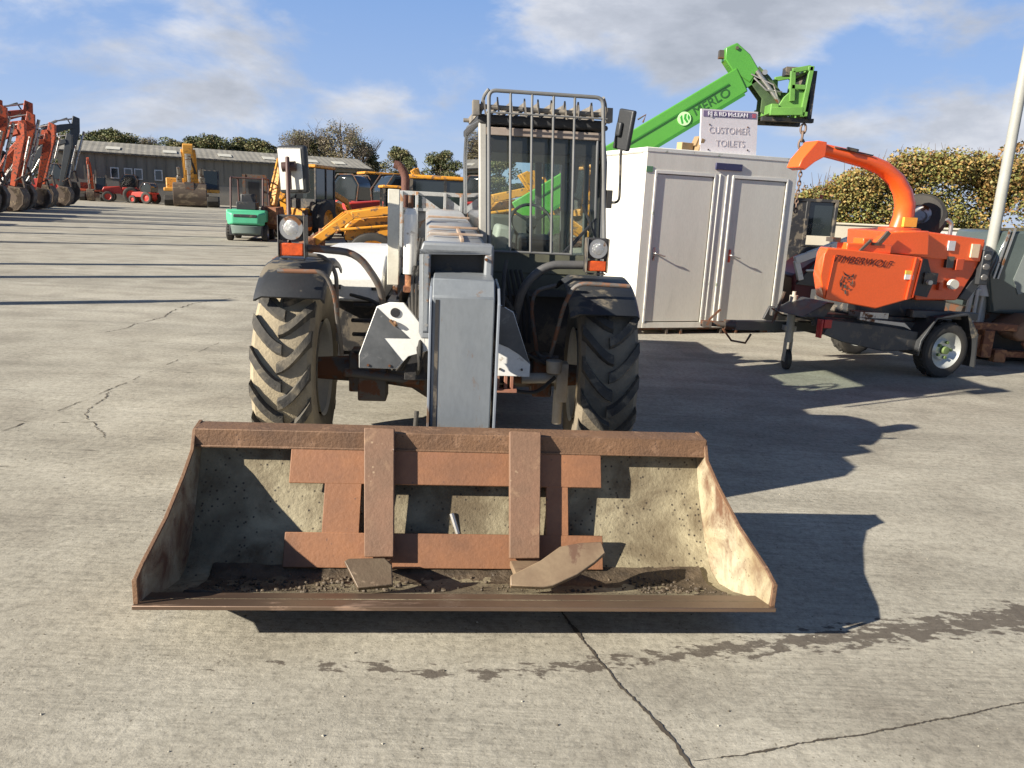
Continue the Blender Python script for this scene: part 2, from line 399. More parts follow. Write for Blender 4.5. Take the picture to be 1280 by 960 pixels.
# drain cover and small debris lying about
mb = MB()
for i in range(420):
    x = random.uniform(-4, 4); y = 1.7+random.random()**1.5*7; r = random.uniform(.0018, .006)
    a = random.random()*6; z = r*.55
    vs_ = [(x+r*random.uniform(.5, 1.2)*math.cos(a+t*2*PI/5), y+r*random.uniform(.5, 1.2)*math.sin(a+t*2*PI/5)) for t in range(5)]
    top = mb.bm.verts.new((x, y, z*1.6+.001)); q = [mb.bm.verts.new((p[0], p[1], .001)) for p in vs_]; mb.m = i % 2
    for t in range(5): mb._f((q[t], q[(t+1) % 5], top))
tag(mb.build('loose_grit', [mat('grit_pale', (.38, .35, .28), .9), mat('grit_dark', (.09, .075, .055), .9)], smooth=0), 'scattered loose grit and small stones on the concrete', 'grit', kind='stuff')
# ================================================================== the white telehandler (local x across, y rearward from the bucket lip)
tele_white = mat('tele_white', (.74, .73, .69), .35, c2=(.62, .60, .54), amt=.5, spots=(.30, .22, .14), spot_amt=.12, spot_scale=7)
tele_grey = mat('tele_grey', (.05, .054, .058), .42, c2=(.14, .145, .15), amt=.8, scale=4, spots=(.2, .2, .2), spot_amt=.12, spot_scale=11)
boom_grey = mat('boom_grey', (.155, .172, .188), .42, c2=(.215, .23, .24), amt=.9, scale=2.4, spots=(.15, .10, .07), spot_amt=.17, spot_scale=9, stretch=(1, 1, .35))
boom_top = mat('boom_top_paint', (.29, .295, .295), .5, c2=(.22, .22, .21), amt=.9, scale=3, spots=(.24, .14, .08), spot_amt=.24, spot_scale=6, edge=.15, stretch=(1, .8, 1))
bucket_in = mat('bucket_worn_paint', (.36, .315, .205), .75, c2=(.11, .085, .048), amt=1.0, scale=2.6, spots=(.085, .06, .032), spot_amt=.42, spot_scale=4.5, bump=.5, edge=.28, speck=((.025, .018, .012), 42, .20))
bucket_side = mat('bucket_side_paint', (.42, .375, .26), .7, c2=(.22, .16, .075), amt=.9, scale=4, spots=(.13, .065, .035), spot_amt=.42, spot_scale=5, bump=.4, edge=.2, speck=((.08, .045, .025), 75, .12))
bucket_rust = mat('bucket_rust', (.185, .10, .052), .7, c2=(.105, .06, .036), amt=.9, scale=4, spots=(.30, .18, .11), spot_amt=.24, spot_scale=12, bump=.4, edge=.25, speck=((.07, .04, .03), 55, .06))
plate_rust = mat('plate_rust', (.27, .118, .052), .6, c2=(.15, .072, .038), amt=.9, scale=3.5, spots=(.17, .075, .045), spot_amt=.25, spot_scale=5, bump=.2, edge=.35, speck=((.12, .06, .04), 50, .05))
up_rust = mat('upright_rust', (.20, .108, .064), .66, c2=(.135, .082, .05), amt=.9, scale=4, spots=(.34, .22, .13), spot_amt=.22, spot_scale=11, bump=.22, edge=.3, speck=((.34, .24, .15), 45, .03))
tine_m = mat('tine_steel', (.13, .095, .06), .5, .2, c2=(.09, .055, .035), amt=.9, spots=(.24, .17, .11), spot_amt=.2, bump=.2)
wet_dirt = mat('wet_dirt', (.045, .033, .021), .6, c2=(.13, .095, .06), amt=.9, scale=12, bump=.9, bscale=45)
rod_m = mat('chrome_rod', (.6, .6, .6), .15, .95)
rail_m = mat('rail_paint', (.15, .14, .13), .5, c2=(.09, .075, .06), amt=.9, scale=6, spots=(.19, .09, .05), spot_amt=.3)

T = thing('telehandler', 'large white and grey telehandler facing the viewer with its rusty bucket on the ground', 'telehandler', (-.13, 2.51, 0), R(5))
def thing_part(name, parent, loc, rz=0):
    o = bpy.data.objects.new(name, None); col.objects.link(o); o.parent = parent; o.location = loc; o.rotation_euler = (0, 0, rz); o.empty_display_size = .1
    return o
# --- bucket
def bu(s, v): return s*(1.125-(.065 if s > 0 else -.018)*max(0, v)/.77)
prof = [(.03, .19), (.10, .166), (.27, .100), (.40, .068), (.49, .085), (.58, .17), (.72, .40), (.775, .535)]
mb = MB()
th = .018
out = [(v+(.012 if i > 3 else 0)*1.4, z-(th if i < 6 else 0)) for i, (v, z) in enumerate(prof)]
out = [(.03, .175), (.10, .148), (.27, .082), (.405, .05), (.50, .068), (.596, .158), (.74, .39), (.795, .535)]
ring = prof + out[::-1]
nu = 15
mb.loft([[(bu(1, v)*t+bu(-1, v)*(1-t), v, z) for v, z in ring] for t in [i/(nu-1) for i in range(nu)]])
bucket = mb.build('bucket', bucket_in, T)
mb = MB()
edgeL = [(0, .185), (-.02, .285), (.05, .31), (.30, .37), (.52, .455), (.66, .525), (.70, .60), (.80, .615), (.80, .42), (.742, .385), (.60, .155), (.50, .062), (.405, .045), (.26, .076)]
for s in (-1, 1):
    e = [(bu(s, v)+s*.001, v, z) for v, z in edgeL]
    mb.prism(e, (s*.010, 0, 0))
sep(mb.build('side_plate', bucket_side, bucket, bevel=.003))
mb = MB()                                                       # rusty rim strips on the side plates
for s in (-1, 1):
    pts = [(bu(s, v)+s*.006, v-.002, z+.003) for v, z in edgeL[1:8]]
    for a, b in zip(pts, pts[1:]): mb.beam(a, b, .015, .008, up=(0, -.5, 1))
    mb.bb(s*1.122, s*1.140, -.030, -.018, .20, .29)
sep(mb.build('side_edge_strip', bucket_rust, bucket, bevel=.002))
mb = MB(); mb.bb(-1.145, 1.075, .685, .80, .535, .615)            # folded top beam
mb.bb(-1.14, 1.07, .678, .684, .535, .545)
mb.build('top_beam', bucket_rust, bucket, bevel=.006)
mb = MB(); mb.prism([(0, -.045, .203), (0, .10, .176), (0, .10, .156), (0, -.045, .186)], (1.14, 0, 0)); mb.prism([(0, -.045, .203), (0, .10, .176), (0, .10, .156), (0, -.045, .186)], (-1.14, 0, 0))
mb.build('cutting_edge', mat('cutting_edge_steel', (.13, .085, .06), .38, .45, c2=(.22, .15, .10), amt=.9, spots=(.30, .2, .14), spot_amt=.22, stretch=(.3, 1, 1)), bucket, bevel=.003)
# dried mud lying on the bucket floor, heaped along the back and the corners
mb = MB(); nx, ny = 150, 22; rows = []
random.seed(3)
for i in range(nx+1):
    u = -1.04+2.08*i/nx; r_ = []
    for j in range(ny+1):
        t = j/ny; v = .12+t*.385
        zf = .166-(v-.10)*.39 if v < .27 else .100-(v-.27)*.245 if v < .40 else .068+(v-.40)*.25
        q = noise.noise(V((u*3, v*4, 1)))*.5+noise.noise(V((u*14, v*14, 2)))*.28+noise.noise(V((u*45, v*45, 3)))*.2
        h = -.004+max(0, .001+.010*q+.030*max(0, abs(u)-.82)*3*(.5+q)+.010*max(0, t-.5)*2*(.7+q))
        if j in (0, ny) or i in (0, nx): h = -.02
        r_.append(mb.bm.verts.new((u, v, zf+h)))
    rows.append(r_)
for i in range(nx):
    for j in range(ny): mb._f((rows[i][j], rows[i+1][j], rows[i+1][j+1], rows[i][j+1]))
for i in range(700):
    u = random.choice([random.uniform(-1.0, 1.0), random.uniform(-1.02, -.4), random.uniform(.7, 1.03)]); v = random.uniform(.17, .46); r = .0025+.011*random.random()**4
    zf = .166-(v-.10)*.39 if v < .27 else .100-(v-.27)*.245 if v < .40 else .072
    bmesh.ops.create_icosphere(mb.bm, subdivisions=1, radius=r, matrix=Matrix.Translation((u, v, zf+.004)) @ Matrix.Rotation(random.random()*3, 4, 'X') @ Matrix.Diagonal((random.uniform(.7, 1.3), 1, .6, 1)))
mb.build('caked_mud', wet_dirt, bucket, smooth=50)
mb = MB(); mb.tube([(-.02, .60, .19), (-.05, .635, .27)], .012, 8); mb.build('loose_rod', steel, bucket)

# --- boom nose and head
mb = MB()
mb.prism([(-.165, .985, .32), (-.165, .985, 1.175), (-.165, 1.05, 1.25), (-.165, 1.42, 1.26), (-.165, 1.42, 1.03), (-.165, 1.24, .90), (-.165, 1.22, .32)], (.285, 0, 0))
head = mb.build('boom_head', boom_grey, T, bevel=.006)
mb = MB()
for s, u, f_ in ((-1, -.178, .976), (1, .133, .955)):
    mb.prism([(u, f_, .30), (u, f_, 1.15), (u, 1.03, 1.215), (u, 1.30, 1.235), (u, 1.24, .9), (u, 1.22, .30)], (.012, 0, 0))
mb.build('side_flange', mat('flange_grey', (.24, .265, .30), .3, c2=(.15, .165, .19), amt=.8, stretch=(1, 1, .3), spots=(.13, .08, .05), spot_amt=.15), head, bevel=.002)
mb = MB(); mb.bb(-.150, -.134, .9825, .986, .32, 1.16); mb.build('flange_shade_strip', black_paint, head)  # black strip painted as the left flange's shadow on the face
mb = MB(); mb.bb(-.12, .08, .99, 1.02, .10, .30); mb.cyl((-.2, 1.08, .25), (.16, 1.08, .25), .035)
for s in (-.15, .10): mb.prism([(s, 1.0, .22), (s, .84, .50), (s, .84, .14)], (.02, 0, 0))
mb.build('quick_hitch', dark_steel, head, bevel=.003)
mb = MB()                                                       # outer boom: solid box, a black plate stands for the mouth's dark inside
u0, u1 = -.205, .100; zt0, zt1 = 1.392, 1.525; z0, z1 = .985, 1.16
def outer(v0, v1, g=0, zt=0):
    a = (v0-1.25)/(4.1-1.25); b = (v1-1.25)/(4.1-1.25)
    za, zb = zt0+(zt1-zt0)*a+zt, zt0+(zt1-zt0)*b+zt; la, lb = z0+(z1-z0)*a-zt, z0+(z1-z0)*b-zt
    q = -.10
    mb.loft([[(u0-g, v0, la), (u1+g, v0, la), (u1+g, v0, za-.02), (u1+g-.03, v0, za), (u0-g+.03, v0, za), (u0-g, v0, za-.02)],
             [(u0-g+q, v1, lb), (u1+g+q, v1, lb), (u1+g+q, v1, zb-.02), (u1+g-.03+q, v1, zb), (u0-g+.03+q, v1, zb), (u0-g+q, v1, zb-.02)]])
outer(1.40, 4.15)
boom = mb.build('outer_boom', boom_top, T, bevel=.004)
mb = MB()                                                       # collar round the mouth: four bars, the slot between them stays open
mb.bb(u0-.02, u1+.02, 1.25, 1.40, 1.355, 1.40); mb.bb(u0-.02, u0+.022, 1.25, 1.40, .96, 1.355); mb.bb(u1-.022, u1+.02, 1.25, 1.40, .96, 1.355); mb.bb(u0-.02, u1+.02, 1.25, 1.40, .93, .96)
mb.build('boom_collar', mat('collar_grey', (.215, .228, .24), .45, c2=(.16, .17, .18), amt=.8, spots=(.22, .12, .06), spot_amt=.2, spot_scale=7), boom, bevel=.012, seg=3)
mb = MB()
for v in (1.62, 2.05, 2.9): mb.bb(u0+.01-.036*(v-1.4), u1-.01-.036*(v-1.4), v, v+.03, 1.404+(v-1.25)*.0466, 1.418+(v-1.25)*.0466)
mb.beam((-.03, 1.42, 1.408), (-.05, 2.05, 1.438), .018, .018)
sep(mb.build('boom_rib', mat('rib_rust', (.30, .17, .09), .7, c2=(.4, .38, .34), amt=.9, scale=6), boom, bevel=.003))
mb = MB(); mb.cyl((-.14, 1.405, 1.305), (.09, 1.405, 1.305), .012)
mb.build('collar_pin', dark_steel, boom)
mb = MB(); mb.bb(u0, u1, 1.37, 1.396, .96, 1.36); mb.build('mouth_shade_plate', black_paint, boom)  # black plate standing in for the shade inside the boom mouth
# --- chassis
mb = MB()
mb.bb(-.38, .30, 2.6, 5.9, .52, .92); mb.bb(-.33, .24, 1.75, 2.7, .60, .88)
mb.bb(-.42, -.40, 2.35, 5.6, .50, 1.0); mb.bb(.28, .31, 1.9, 5.6, .50, .98)
mb.bb(-1.0, .95, 5.3, 6.0, .60, 1.05)
mb.bb(.30, .96, 2.9, 4.3, .42, .98)                             # cab floor and step box
mb.bb(-1.02, -.45, 2.95, 4.5, .48, .93)
for z, v in ((.80, 2.5), (.885, 2.62), (.70, 2.55)): mb.bb(-.72, -.42, v, v+.03, z, z+.025)
mb.build('chassis', black_paint, T, bevel=.008)
mb = MB()
mb.lathe([(.06, -.95), (.075, -.7), (.085, -.45), (.11, -.25), (.17, -.15), (.19, 0), (.17, .12), (.11, .22), (.085, .4), (.075, .65), (.06, .85)], (-.055, 2.2, .56), 'x', 24)
for u in (-.62, .50): mb.bb(u-.06, u+.06, 2.08, 2.32, .44, .68)
mb.bb(-.62, -.45, 2.02, 2.2, .40, .62); mb.cyl((-.7, 2.0, .58), (-.25, 2.0, .54), .025)
mb.build('front_axle', dark_steel, T, bevel=.01)
mb = MB()
mb.lathe([(.07, -.9), (.09, 0), (.07, .9)], (-.055, 5.0, .56), 'x', 16); mb.build('rear_axle', dark_steel, T)
mb = MB(); mb.cyl((.36, 2.0, .575), (.60, 2.0, .585), .032); mb.lathe([(.0, -.05), (.045, -.045), (.05, .03), (.0, .04)], (.55, 1.96, .67), 'z', 14); mb.bb(.57, .64, 1.96, 2.06, .44, .68)
mb.cyl((.59, 1.99, .30), (.59, 1.99, .52), .03)
mb.build('steering_ram', mat('ram_dusty', (.42, .38, .31), .6, c2=(.2, .15, .1), amt=.8), T, bevel=.004)
mb = MB()
for u in (.19, .235, .27): mb.bb(u, u+.02, 1.72, 1.80, .57, .68)
mb.bb(.18, .31, 1.70, 1.82, .555, .575); mb.cyl((.11, 1.7, .62), (.16, 1.7, .62), .035)
mb.build('hinge_lug', mat('lug_rust', (.26, .10, .06), .7, c2=(.4, .3, .22), amt=.7), T, bevel=.003)
# chassis plates with two-tone paint
def pp(x, y): return (-.404+(x-487)*.0042, 1.058-(y-378)*.0042)
Lp = [(487, 378), (505, 378), (532, 410), (534, 440), (512, 447), (497, 464), (449, 464), (449, 446), (471, 384)]
mb = MB(); mb.prism([(pp(*p)[0], 1.60, pp(*p)[1]) for p in Lp], (0, .022, 0))
mb.prism([(-.21, 1.6, .80), (-.21, 1.6, .92), (-.21, 2.2, .92), (-.21, 2.2, .80)], (.02, 0, 0))
pl = mb.build('chassis_plate', tele_white, T, bevel=.003)
mb = MB(); mb.prism([(pp(*p)[0], 1.597, pp(*p)[1]) for p in [(471.5, 385), (513, 423), (480, 423.5), (504, 453), (495, 463.5), (449.5, 463.5), (449.5, 447)]], (0, .0035, 0))
mb.build('grey_stripe', tele_grey, pl, smooth=0)
mb = MB(); mb.lathe([(0, -.004), (.024, -.004), (.026, 0)], (-.373, 1.597, 1.005), 'y', 18); mb.build('plate_hole', black_paint, pl)
mb = MB(); mb.cyl((-.375, 1.585, .945), (-.365, 1.585, .95), .014); mb.cyl((-.40, 1.59, .965), (-.37, 1.59, .935), .008); mb.build('yellow_cap', yellow_paint, pl)
mb = MB()
rp = [(.15, 1.07), (.175, 1.075), (.26, 1.03), (.365, .745), (.365, .675), (.15, .675)]
mb.prism([(u, 1.60, z) for u, z in rp], (0, .022, 0)); pr = mb.build('chassis_plate', tele_white, T, bevel=.003)
mb = MB(); mb.prism([(u, 1.597, z) for u, z in [(.15, 1.07), (.175, 1.073), (.258, 1.028), (.363, .748), (.30, .80), (.24, .835), (.15, .87)]], (0, .0035, 0)); mb.build('grey_stripe', tele_grey, pr, smooth=0)
# --- lugged tyres
lugm = mat('lug_rubber', (.032, .031, .030), .85, c2=(.10, .088, .068), amt=.9, scale=5, spots=(.30, .25, .17), spot_amt=.26, spot_scale=7, bump=.5, bscale=40, edge=.25)
def ag_wheel(cx, vy, sgn, steer=0, sunlit=True):
    RR, W, c = .535, .34, V((0, 0, 0)); hub = thing_part('wheel', T, (cx, vy, .565), steer)
    mb = MB()
    mb.lathe([(.29, -W*.42), (.33, -W*.47), (.43, -W*.5), (.495, -W*.49), (.525, -W*.42), (RR, -W*.25), (RR+.004, 0), (RR, W*.25), (.525, W*.42), (.495, W*.49), (.43, W*.5), (.33, W*.47), (.29, W*.42)], c, 'x', 72, cap=False)
    n = 17; mb.m = 1
    for side in (-1, 1):
        for k in range(n):
            th0 = 2*PI*(k+(.5 if side > 0 else 0))/n; secs = []
            for i in range(7):
                t = i/6; wv = side*(-.012+t*(W*.5+.004)); th = th0+.05*t+.36*t**1.7*.8
                if t > .35: th = th0+.05*t+.288*t**1.7
                r1 = RR+.036-(.018*max(0, t-.75)*4); r0 = RR-.02-(.03 if t > .9 else 0); hw = (.034+.010*t)/RR
                q = []
                for (dr, dt) in ((r0, -hw*1.25), (r1, -hw*.72), (r1, hw*.72), (r0, hw*1.25)):
                    a = th+dt; q.append((wv, -dr*math.cos(a), dr*math.sin(a)))
                secs.append(q)
            mb.loft(secs)
    ty = mb.build('tyre', [dusty_rubber, lugm] if sunlit else [mat('shaded_mud_rubber', (.15, .125, .09), .95, c2=(.26, .215, .15), amt=.8, scale=5, bump=.4), lugm], hub, smooth=30)  # right-hand tyres: muddy tread colour darkened to carry their shade
    mb = MB(); mb.lathe([(.0, sgn*.06), (.10, sgn*.07), (.12, sgn*.03), (.24, sgn*.01), (.27, -sgn*.02), (.29, sgn*.15), (.315, sgn*.16)], c, 'x', 40, cap=False)
    mb.lathe([(.12, -sgn*.02), (.25, -sgn*.03), (.28, -sgn*.15), (.30, -sgn*.165)], c, 'x', 40, cap=False)
    mb.build('rim', cream, hub)
    return hub
ag_wheel(-1.0, 2.2, -1, R(0)); ag_wheel(.862, 2.2, 1, R(-3), sunlit=False)
ag_wheel(-.985, 5.0, -1); ag_wheel(.885, 5.0, 1, sunlit=False)
# --- mudguards over the front wheels
def guard(cu, ztop, w, a0, a1, rr=.635, lip=.05):
    cz = ztop-rr; mb = MB(); secs = []
    for i in range(19):
        a = a0+(a1-a0)*i/18; y, z = 2.2-rr*math.cos(a), cz+rr*math.sin(a)
        y2, z2 = 2.2-(rr-.012)*math.cos(a), cz+(rr-.012)*math.sin(a)
        dn = lip*.9; y3, z3 = 2.2-(rr-dn)*math.cos(a), cz+(rr-dn)*math.sin(a)
        q = [(cu-w/2, y3, z3), (cu-w/2, 2.2-(rr-.035)*math.cos(a), cz+(rr-.035)*math.sin(a)), (cu-w/2+.05, y, z), (cu+w/2-.02, y, z), (cu+w/2, 2.2-(rr-.02)*math.cos(a), cz+(rr-.02)*math.sin(a)), (cu+w/2, y3, z3),
             (cu+w/2-.01, y3, z3), (cu+w/2-.02, y2, z2), (cu-w/2+.05, y2, z2), (cu-w/2+.012, y3, z3)]
        secs.append(q)
    mb.loft(secs); return mb.build('mudguard', black_plastic, T, smooth=50)
guard(-.965, 1.232, .385, R(45), R(118)); guard(.80, 1.19, .40, R(46), R(118))
# --- brackets and rails
mb = MB()
mb.bend([(-1.01, 1.72, 1.19), (-.76, 1.72, 1.195), (-.715, 1.75, 1.08), (-.71, 2.0, .69)], .0125, 10, .07); mb.bend([(-.99, 2.1, 1.255), (-.82, 2.1, 1.25), (-.755, 2.1, 1.16), (-.745, 2.1, .75)], .0125, 10, .06)
mb.build('guard_bracket', rail_m, T)
mb = MB()
mb.bend([(.93, 1.80, 1.175), (.62, 1.80, 1.18), (.57, 1.85, 1.05), (.53, 2.0, .72)], .0125, 10, .09); mb.bend([(.56, 2.15, 1.13), (.43, 2.15, 1.09), (.415, 2.15, .98), (.47, 2.15, .68), (.60, 2.15, .68)], .012, 10, .05)
mb.build('guard_bracket', rail_m, T)
mb = MB(); mb.bend([(-.93, 2.0, 1.30), (-.62, 2.0, 1.285), (-.49, 2.05, 1.09), (-.475, 2.1, .93)], .021, 12, .10); mb.build('lamp_rail', rail_m, T)
mb = MB(); mb.bend([(.75, 2.0, 1.27), (.47, 2.0, 1.262), (.34, 2.0, 1.13), (.31, 2.1, .90)], .025, 12, .16); mb.build('lamp_rail', mat('rail_dark', (.07, .07, .07), .5, c2=(.13, .12, .11), amt=.8), T)
def worklamp(u, v, z, s):
    mb = MB(); h = .068*s
    mb.bb(u-h, u+h, v, v+.09, z-h, z+h); mb.bb(u-h-.006, u-h, v-.02, v+.09, z-h-.095*s, z+h); mb.bb(u+h, u+h+.006, v-.02, v+.09, z-h-.095*s, z+h)
    mb.bb(u-h, u+h, v, v+.05, z-h-.11*s, z-h-.10*s)
    o = mb.build('headlight', black_paint, T, bevel=.006)
    mb = MB(); mb.lathe([(0, -.018), (h*.5, -.016), (h*.82, -.008), (h*.86, 0)], (u, v-.001, z), 'y', 28); mb.build('lens', lens, o)
    mb = MB(); mb.lathe([(h*.86, -.012), (h*.95, -.012), (h*.95, .0)], (u, v-.002, z), 'y', 28); mb.build('bezel', steel, o)
    mb = MB(); mb.bb(u-h*.95, u+h*.95, v-.012, v+.03, z-h-.085*s, z-h-.015*s); mb.build('indicator', amber, o, bevel=.006)
worklamp(-.968, 1.9, 1.412, 1.0); worklamp(.752, 1.9, 1.372, .84)
# --- left big mirror seen from the back, on its stalk
mb = MB(); mb.cyl((-1.00, 2.0, 1.30), (-1.055, 2.25, 1.80), .012); mb.cyl((-1.045, 2.28, 1.62), (-1.05, 2.28, 1.78), .008); mb.cyl((-1.09, 2.27, 1.745), (-1.01, 2.27, 1.755), .028)
st = mb.build('mirror_stalk', mat('stalk_paint', (.07, .035, .03), .55, c2=(.12, .07, .05), amt=.8), T)
Mm = Matrix.Translation((-1.035, 2.33, 1.735)) @ Matrix.Rotation(R(-14), 4, 'Z') @ Matrix.Rotation(R(3), 4, 'X') @ Matrix.Rotation(R(-3), 4, 'Y')
def xf(o, M): o.data.transform(M); return o
mb = MB(); mb.box((0, 0, 0), (.185, .05, .275)); xf(mb.build('mirror', black_plastic, T, bevel=.02, seg=4), Mm)
mb = MB(); mb.box((-.006, -.027, .002), (.145, .006, .235)); o = mb.build('mirror_back', mat('mirror_back_paint', (.62, .60, .53), .5), T, bevel=.01, seg=3); xf(o, Mm)
# --- engine cover, white posts and ram, exhaust
mb = MB(); mb.prism([(-1.06, 2.62, .92), (-1.06, 2.62, 1.08), (-1.06, 2.95, 1.20), (-1.06, 4.3, 1.20), (-1.06, 5.9, 1.12), (-1.06, 5.9, .95)], (.54, 0, 0))
ec = mb.build('engine_cover', tele_white, T, bevel=.02, seg=3)
mb = MB(); mb.bb(-.86, -.80, 2.606, 2.625, 1.0, 1.03); mb.bb(-.60, -.57, 2.606, 2.625, 1.0, 1.02); sep(mb.build('cover_latch', black_paint, ec))
mb = MB(); mb.bb(-.50, -.425, 2.62, 2.68, 1.04, 1.655); mb.build('white_post', mat('post_cream', (.66, .64, .55), .5, c2=(.5, .46, .36), amt=.8), T, bevel=.004)
mb = MB(); mb.bb(-.46, -.43, 2.6, 2.66, .72, 1.04); mb.build('post_foot', steel, T, bevel=.003)
mb = MB(); mb.cyl((-.352, 2.6, 1.12), (-.352, 2.6, 1.50), .043, n=24); mb.lathe([(.043, 0), (.03, .035), (.02, .04)], (-.352, 2.6, 1.50), 'z', 24); rm = mb.build('lift_ram', tele_white, T)
mb = MB(); mb.cyl((-.352, 2.6, 1.53), (-.352, 2.6, 1.62), .017); mb.build('ram_rod', dark_steel, rm)
mb = MB(); mb.cyl((-.352, 2.6, 1.02), (-.352, 2.6, 1.12), .03); mb.bb(-.39, -.31, 2.56, 2.64, 1.0, 1.04); mb.build('ram_foot', rust, rm, bevel=.003)
mb = MB(); mb.bb(-.30, -.235, 2.3, 2.9, .75, 1.05); mb.bb(-.47, -.40, 2.25, 2.6, .72, .98); mb.build('side_bracket', mat('bracket_grey', (.18, .17, .16), .6, c2=(.3, .27, .22), amt=.9), T, bevel=.004)
mb = MB()                                                       # rear cross frame behind the boom
mb.bb(-.53, .12, 4.3, 4.34, 1.63, 1.665); mb.bb(-.53, .12, 4.3, 4.34, 1.50, 1.525)
for u in (-.53, -.40, -.16, -.02, .10): mb.bb(u, u+.025, 4.28, 4.36, 1.1, 1.66)
for u in (-.345, -.135): mb.prism([(u, 4.31, 1.525), (u, 4.31, 1.63), (u+.16, 4.31, 1.525)], (0, .02, 0))
mb.bb(-.53, .12, 4.37, 4.39, 1.1, 1.52); mb.build('rear_frame', mat('frame_grey', (.34, .35, .35), .5, c2=(.25, .24, .22), amt=.8, spots=(.3, .16, .08), spot_amt=.25), T, bevel=.003)
mb = MB(); mb.bend([(-.50, 4.5, 1.0), (-.50, 4.5, 1.80), (-.55, 4.5, 1.875), (-.60, 4.5, 1.885)], .036, 14, .07); mb.build('exhaust_pipe', mat('exhaust_rust', (.10, .04, .03), .8, c2=(.16, .07, .04), amt=.8, bump=.4), T)
mb = MB()                                                       # hoses along the boom and down to the axle
for i, (a, m_) in enumerate(((0, .012), (.03, .010), (.055, .010))):
    mb.bend([(-.27-a, 3.6, 1.30), (-.26-a, 2.2, 1.12), (-.25-a*.6, 1.7, .98), (-.23, 1.55, .78-a), (-.26, 1.8, .62)], m_, 8, .15)
mb.bend([(.20, 1.6, 1.05), (.22, 1.9, 1.2), (.26, 2.3, 1.25)], .012, 8, .1)
for i in range(4): mb.bend([(.28+i*.03, 2.55, 1.18), (.32+i*.04, 2.5, .95), (.35+i*.03, 2.4, .72)], .011, 8, .08)
mb.cyl((-.245, 1.2, .40), (-.235, 1.25, .56), .012); mb.build('hydraulic_hose', rubber, T)
mb = MB()
for i, (u, z) in enumerate(((-.315, 1.02), (-.29, .99), (-.265, 1.03))):
    mb.bend([(u, 2.5, z+.04), (u-.01, 2.1, z), (u+.02, 1.75, z-.06-.03*i), (u+.01, 1.66, z-.2), (u-.08, 1.75, .66)], .010+.002*(i % 2), 8, .07)
mb.bend([(-.72, 2.5, .98), (-.55, 2.3, .97), (-.45, 2.2, .90), (-.40, 2.1, .70)], .012, 8, .08); mb.bend([(-.75, 2.4, .62), (-.60, 2.0, .70), (-.45, 1.95, .66), (-.30, 2.0, .60)], .012, 8, .06)
mb.bend([(.20, 1.95, .60), (.30, 1.9, .52), (.45, 1.93, .50), (.56, 1.95, .60)], .012, 8, .06); mb.bend([(.20, 2.1, .90), (.28, 1.95, .80), (.40, 1.98, .72), (.52, 2.0, .66)], .010, 8, .06)
mb.build('hydraulic_hose', rubber, T)
for x_, z_ in ((-.515, .715), (-.40, .715)):
    mb = MB(); mb.cyl((x_, 1.59, z_), (x_, 1.60, z_), .007, n=6); mb.build('bolt', dark_steel, pl, smooth=0)
for x_, z_ in ((.20, .715), (.32, .715)):
    mb = MB(); mb.cyl((x_, 1.59, z_), (x_, 1.60, z_), .007, n=6); mb.build('bolt', dark_steel, pr, smooth=0)
for x_ in (-.196, .085):
    for z_ in (1.0, 1.12, 1.24, 1.33):
        mb = MB(); mb.cyl((x_, 1.24, z_), (x_, 1.252, z_), .008, n=6); mb.build('bolt', steel, boom, smooth=0)
# --- cab
cab_pale = mat('cab_pale_frame', (.40, .385, .345), .5, c2=(.30, .285, .25), amt=.8, spots=(.2, .13, .09), spot_amt=.1)
cab_dark = mat('cab_dark_frame', (.10, .105, .11), .45, c2=(.06, .06, .06), amt=.6)
bar_m = mat('guard_bar', (.20, .20, .195), .45, .2, c2=(.13, .125, .115), amt=.8, spots=(.16, .1, .07), spot_amt=.1)
def lean(o):
    for v_ in o.data.vertices: v_.co.x -= .042*(v_.co.z-1.2)-.008+.065*(v_.co.y-2.8)
    return o
F0, F1 = 2.80, 4.10; U0, U1 = .105, .965
mb = MB()
mb.bb(U0, U0+.05, F0, F0+.07, .98, 2.12)
mb.bb(U0, U1, F1-.07, F1, .98, 1.12)
cabf = lean(mb.build('cab', cab_pale, T, bevel=.008))
mb = MB()
mb.tube([(U1-.02, F0, .98), (U1-.02, F0, 1.9), (U1-.035, F0+.02, 2.05), (U1-.08, F0+.08, 2.14)], .022, 10); mb.bb(U1-.075, U1-.06, F0-.01, F0+.03, .98, 2.08)
for u in (U0+.01, U1-.05):
    mb.bb(u, u+.04, F1-.06, F1, .98, 2.1)
mb.bend([(U0+.012, F0+.02, 2.12), (U0+.012, F1-.25, 2.16), (U0+.012, F1-.02, 1.95), (U0+.012, F1, 1.0)], .018, 10, .16)
mb.bend([(U1-.012, F0+.02, 2.12), (U1-.012, F1-.25, 2.16), (U1-.012, F1-.02, 1.95), (U1-.012, F1, 1.0)], .018, 10, .16)
mb.bb(U0, U0+.03, F0, F1, .98, 1.12); mb.bb(U1-.03, U1, F0, F1, .98, 1.12)
mb.bb(U0+.05, U0+.066, F0+.01, F0+.04, 1.0, 2.05); mb.bb(U1-.05, U1-.02, F0+.42, F0+.46, 1.0, 2.1)
mb.bb(U0, U1, F0-.02, F0+.02, .98, 1.035)
lean(mb.build('cab_frame', cab_dark, cabf, bevel=.004))
mb = MB(); mb.bb(U0+.05, U1-.05, F0-.012, F0+.03, 2.035, 2.085); lean(mb.build('header_beam', mat('header_rusty', (.30, .25, .21), .6, c2=(.18, .12, .09), amt=.9, scale=6), cabf, bevel=.004))
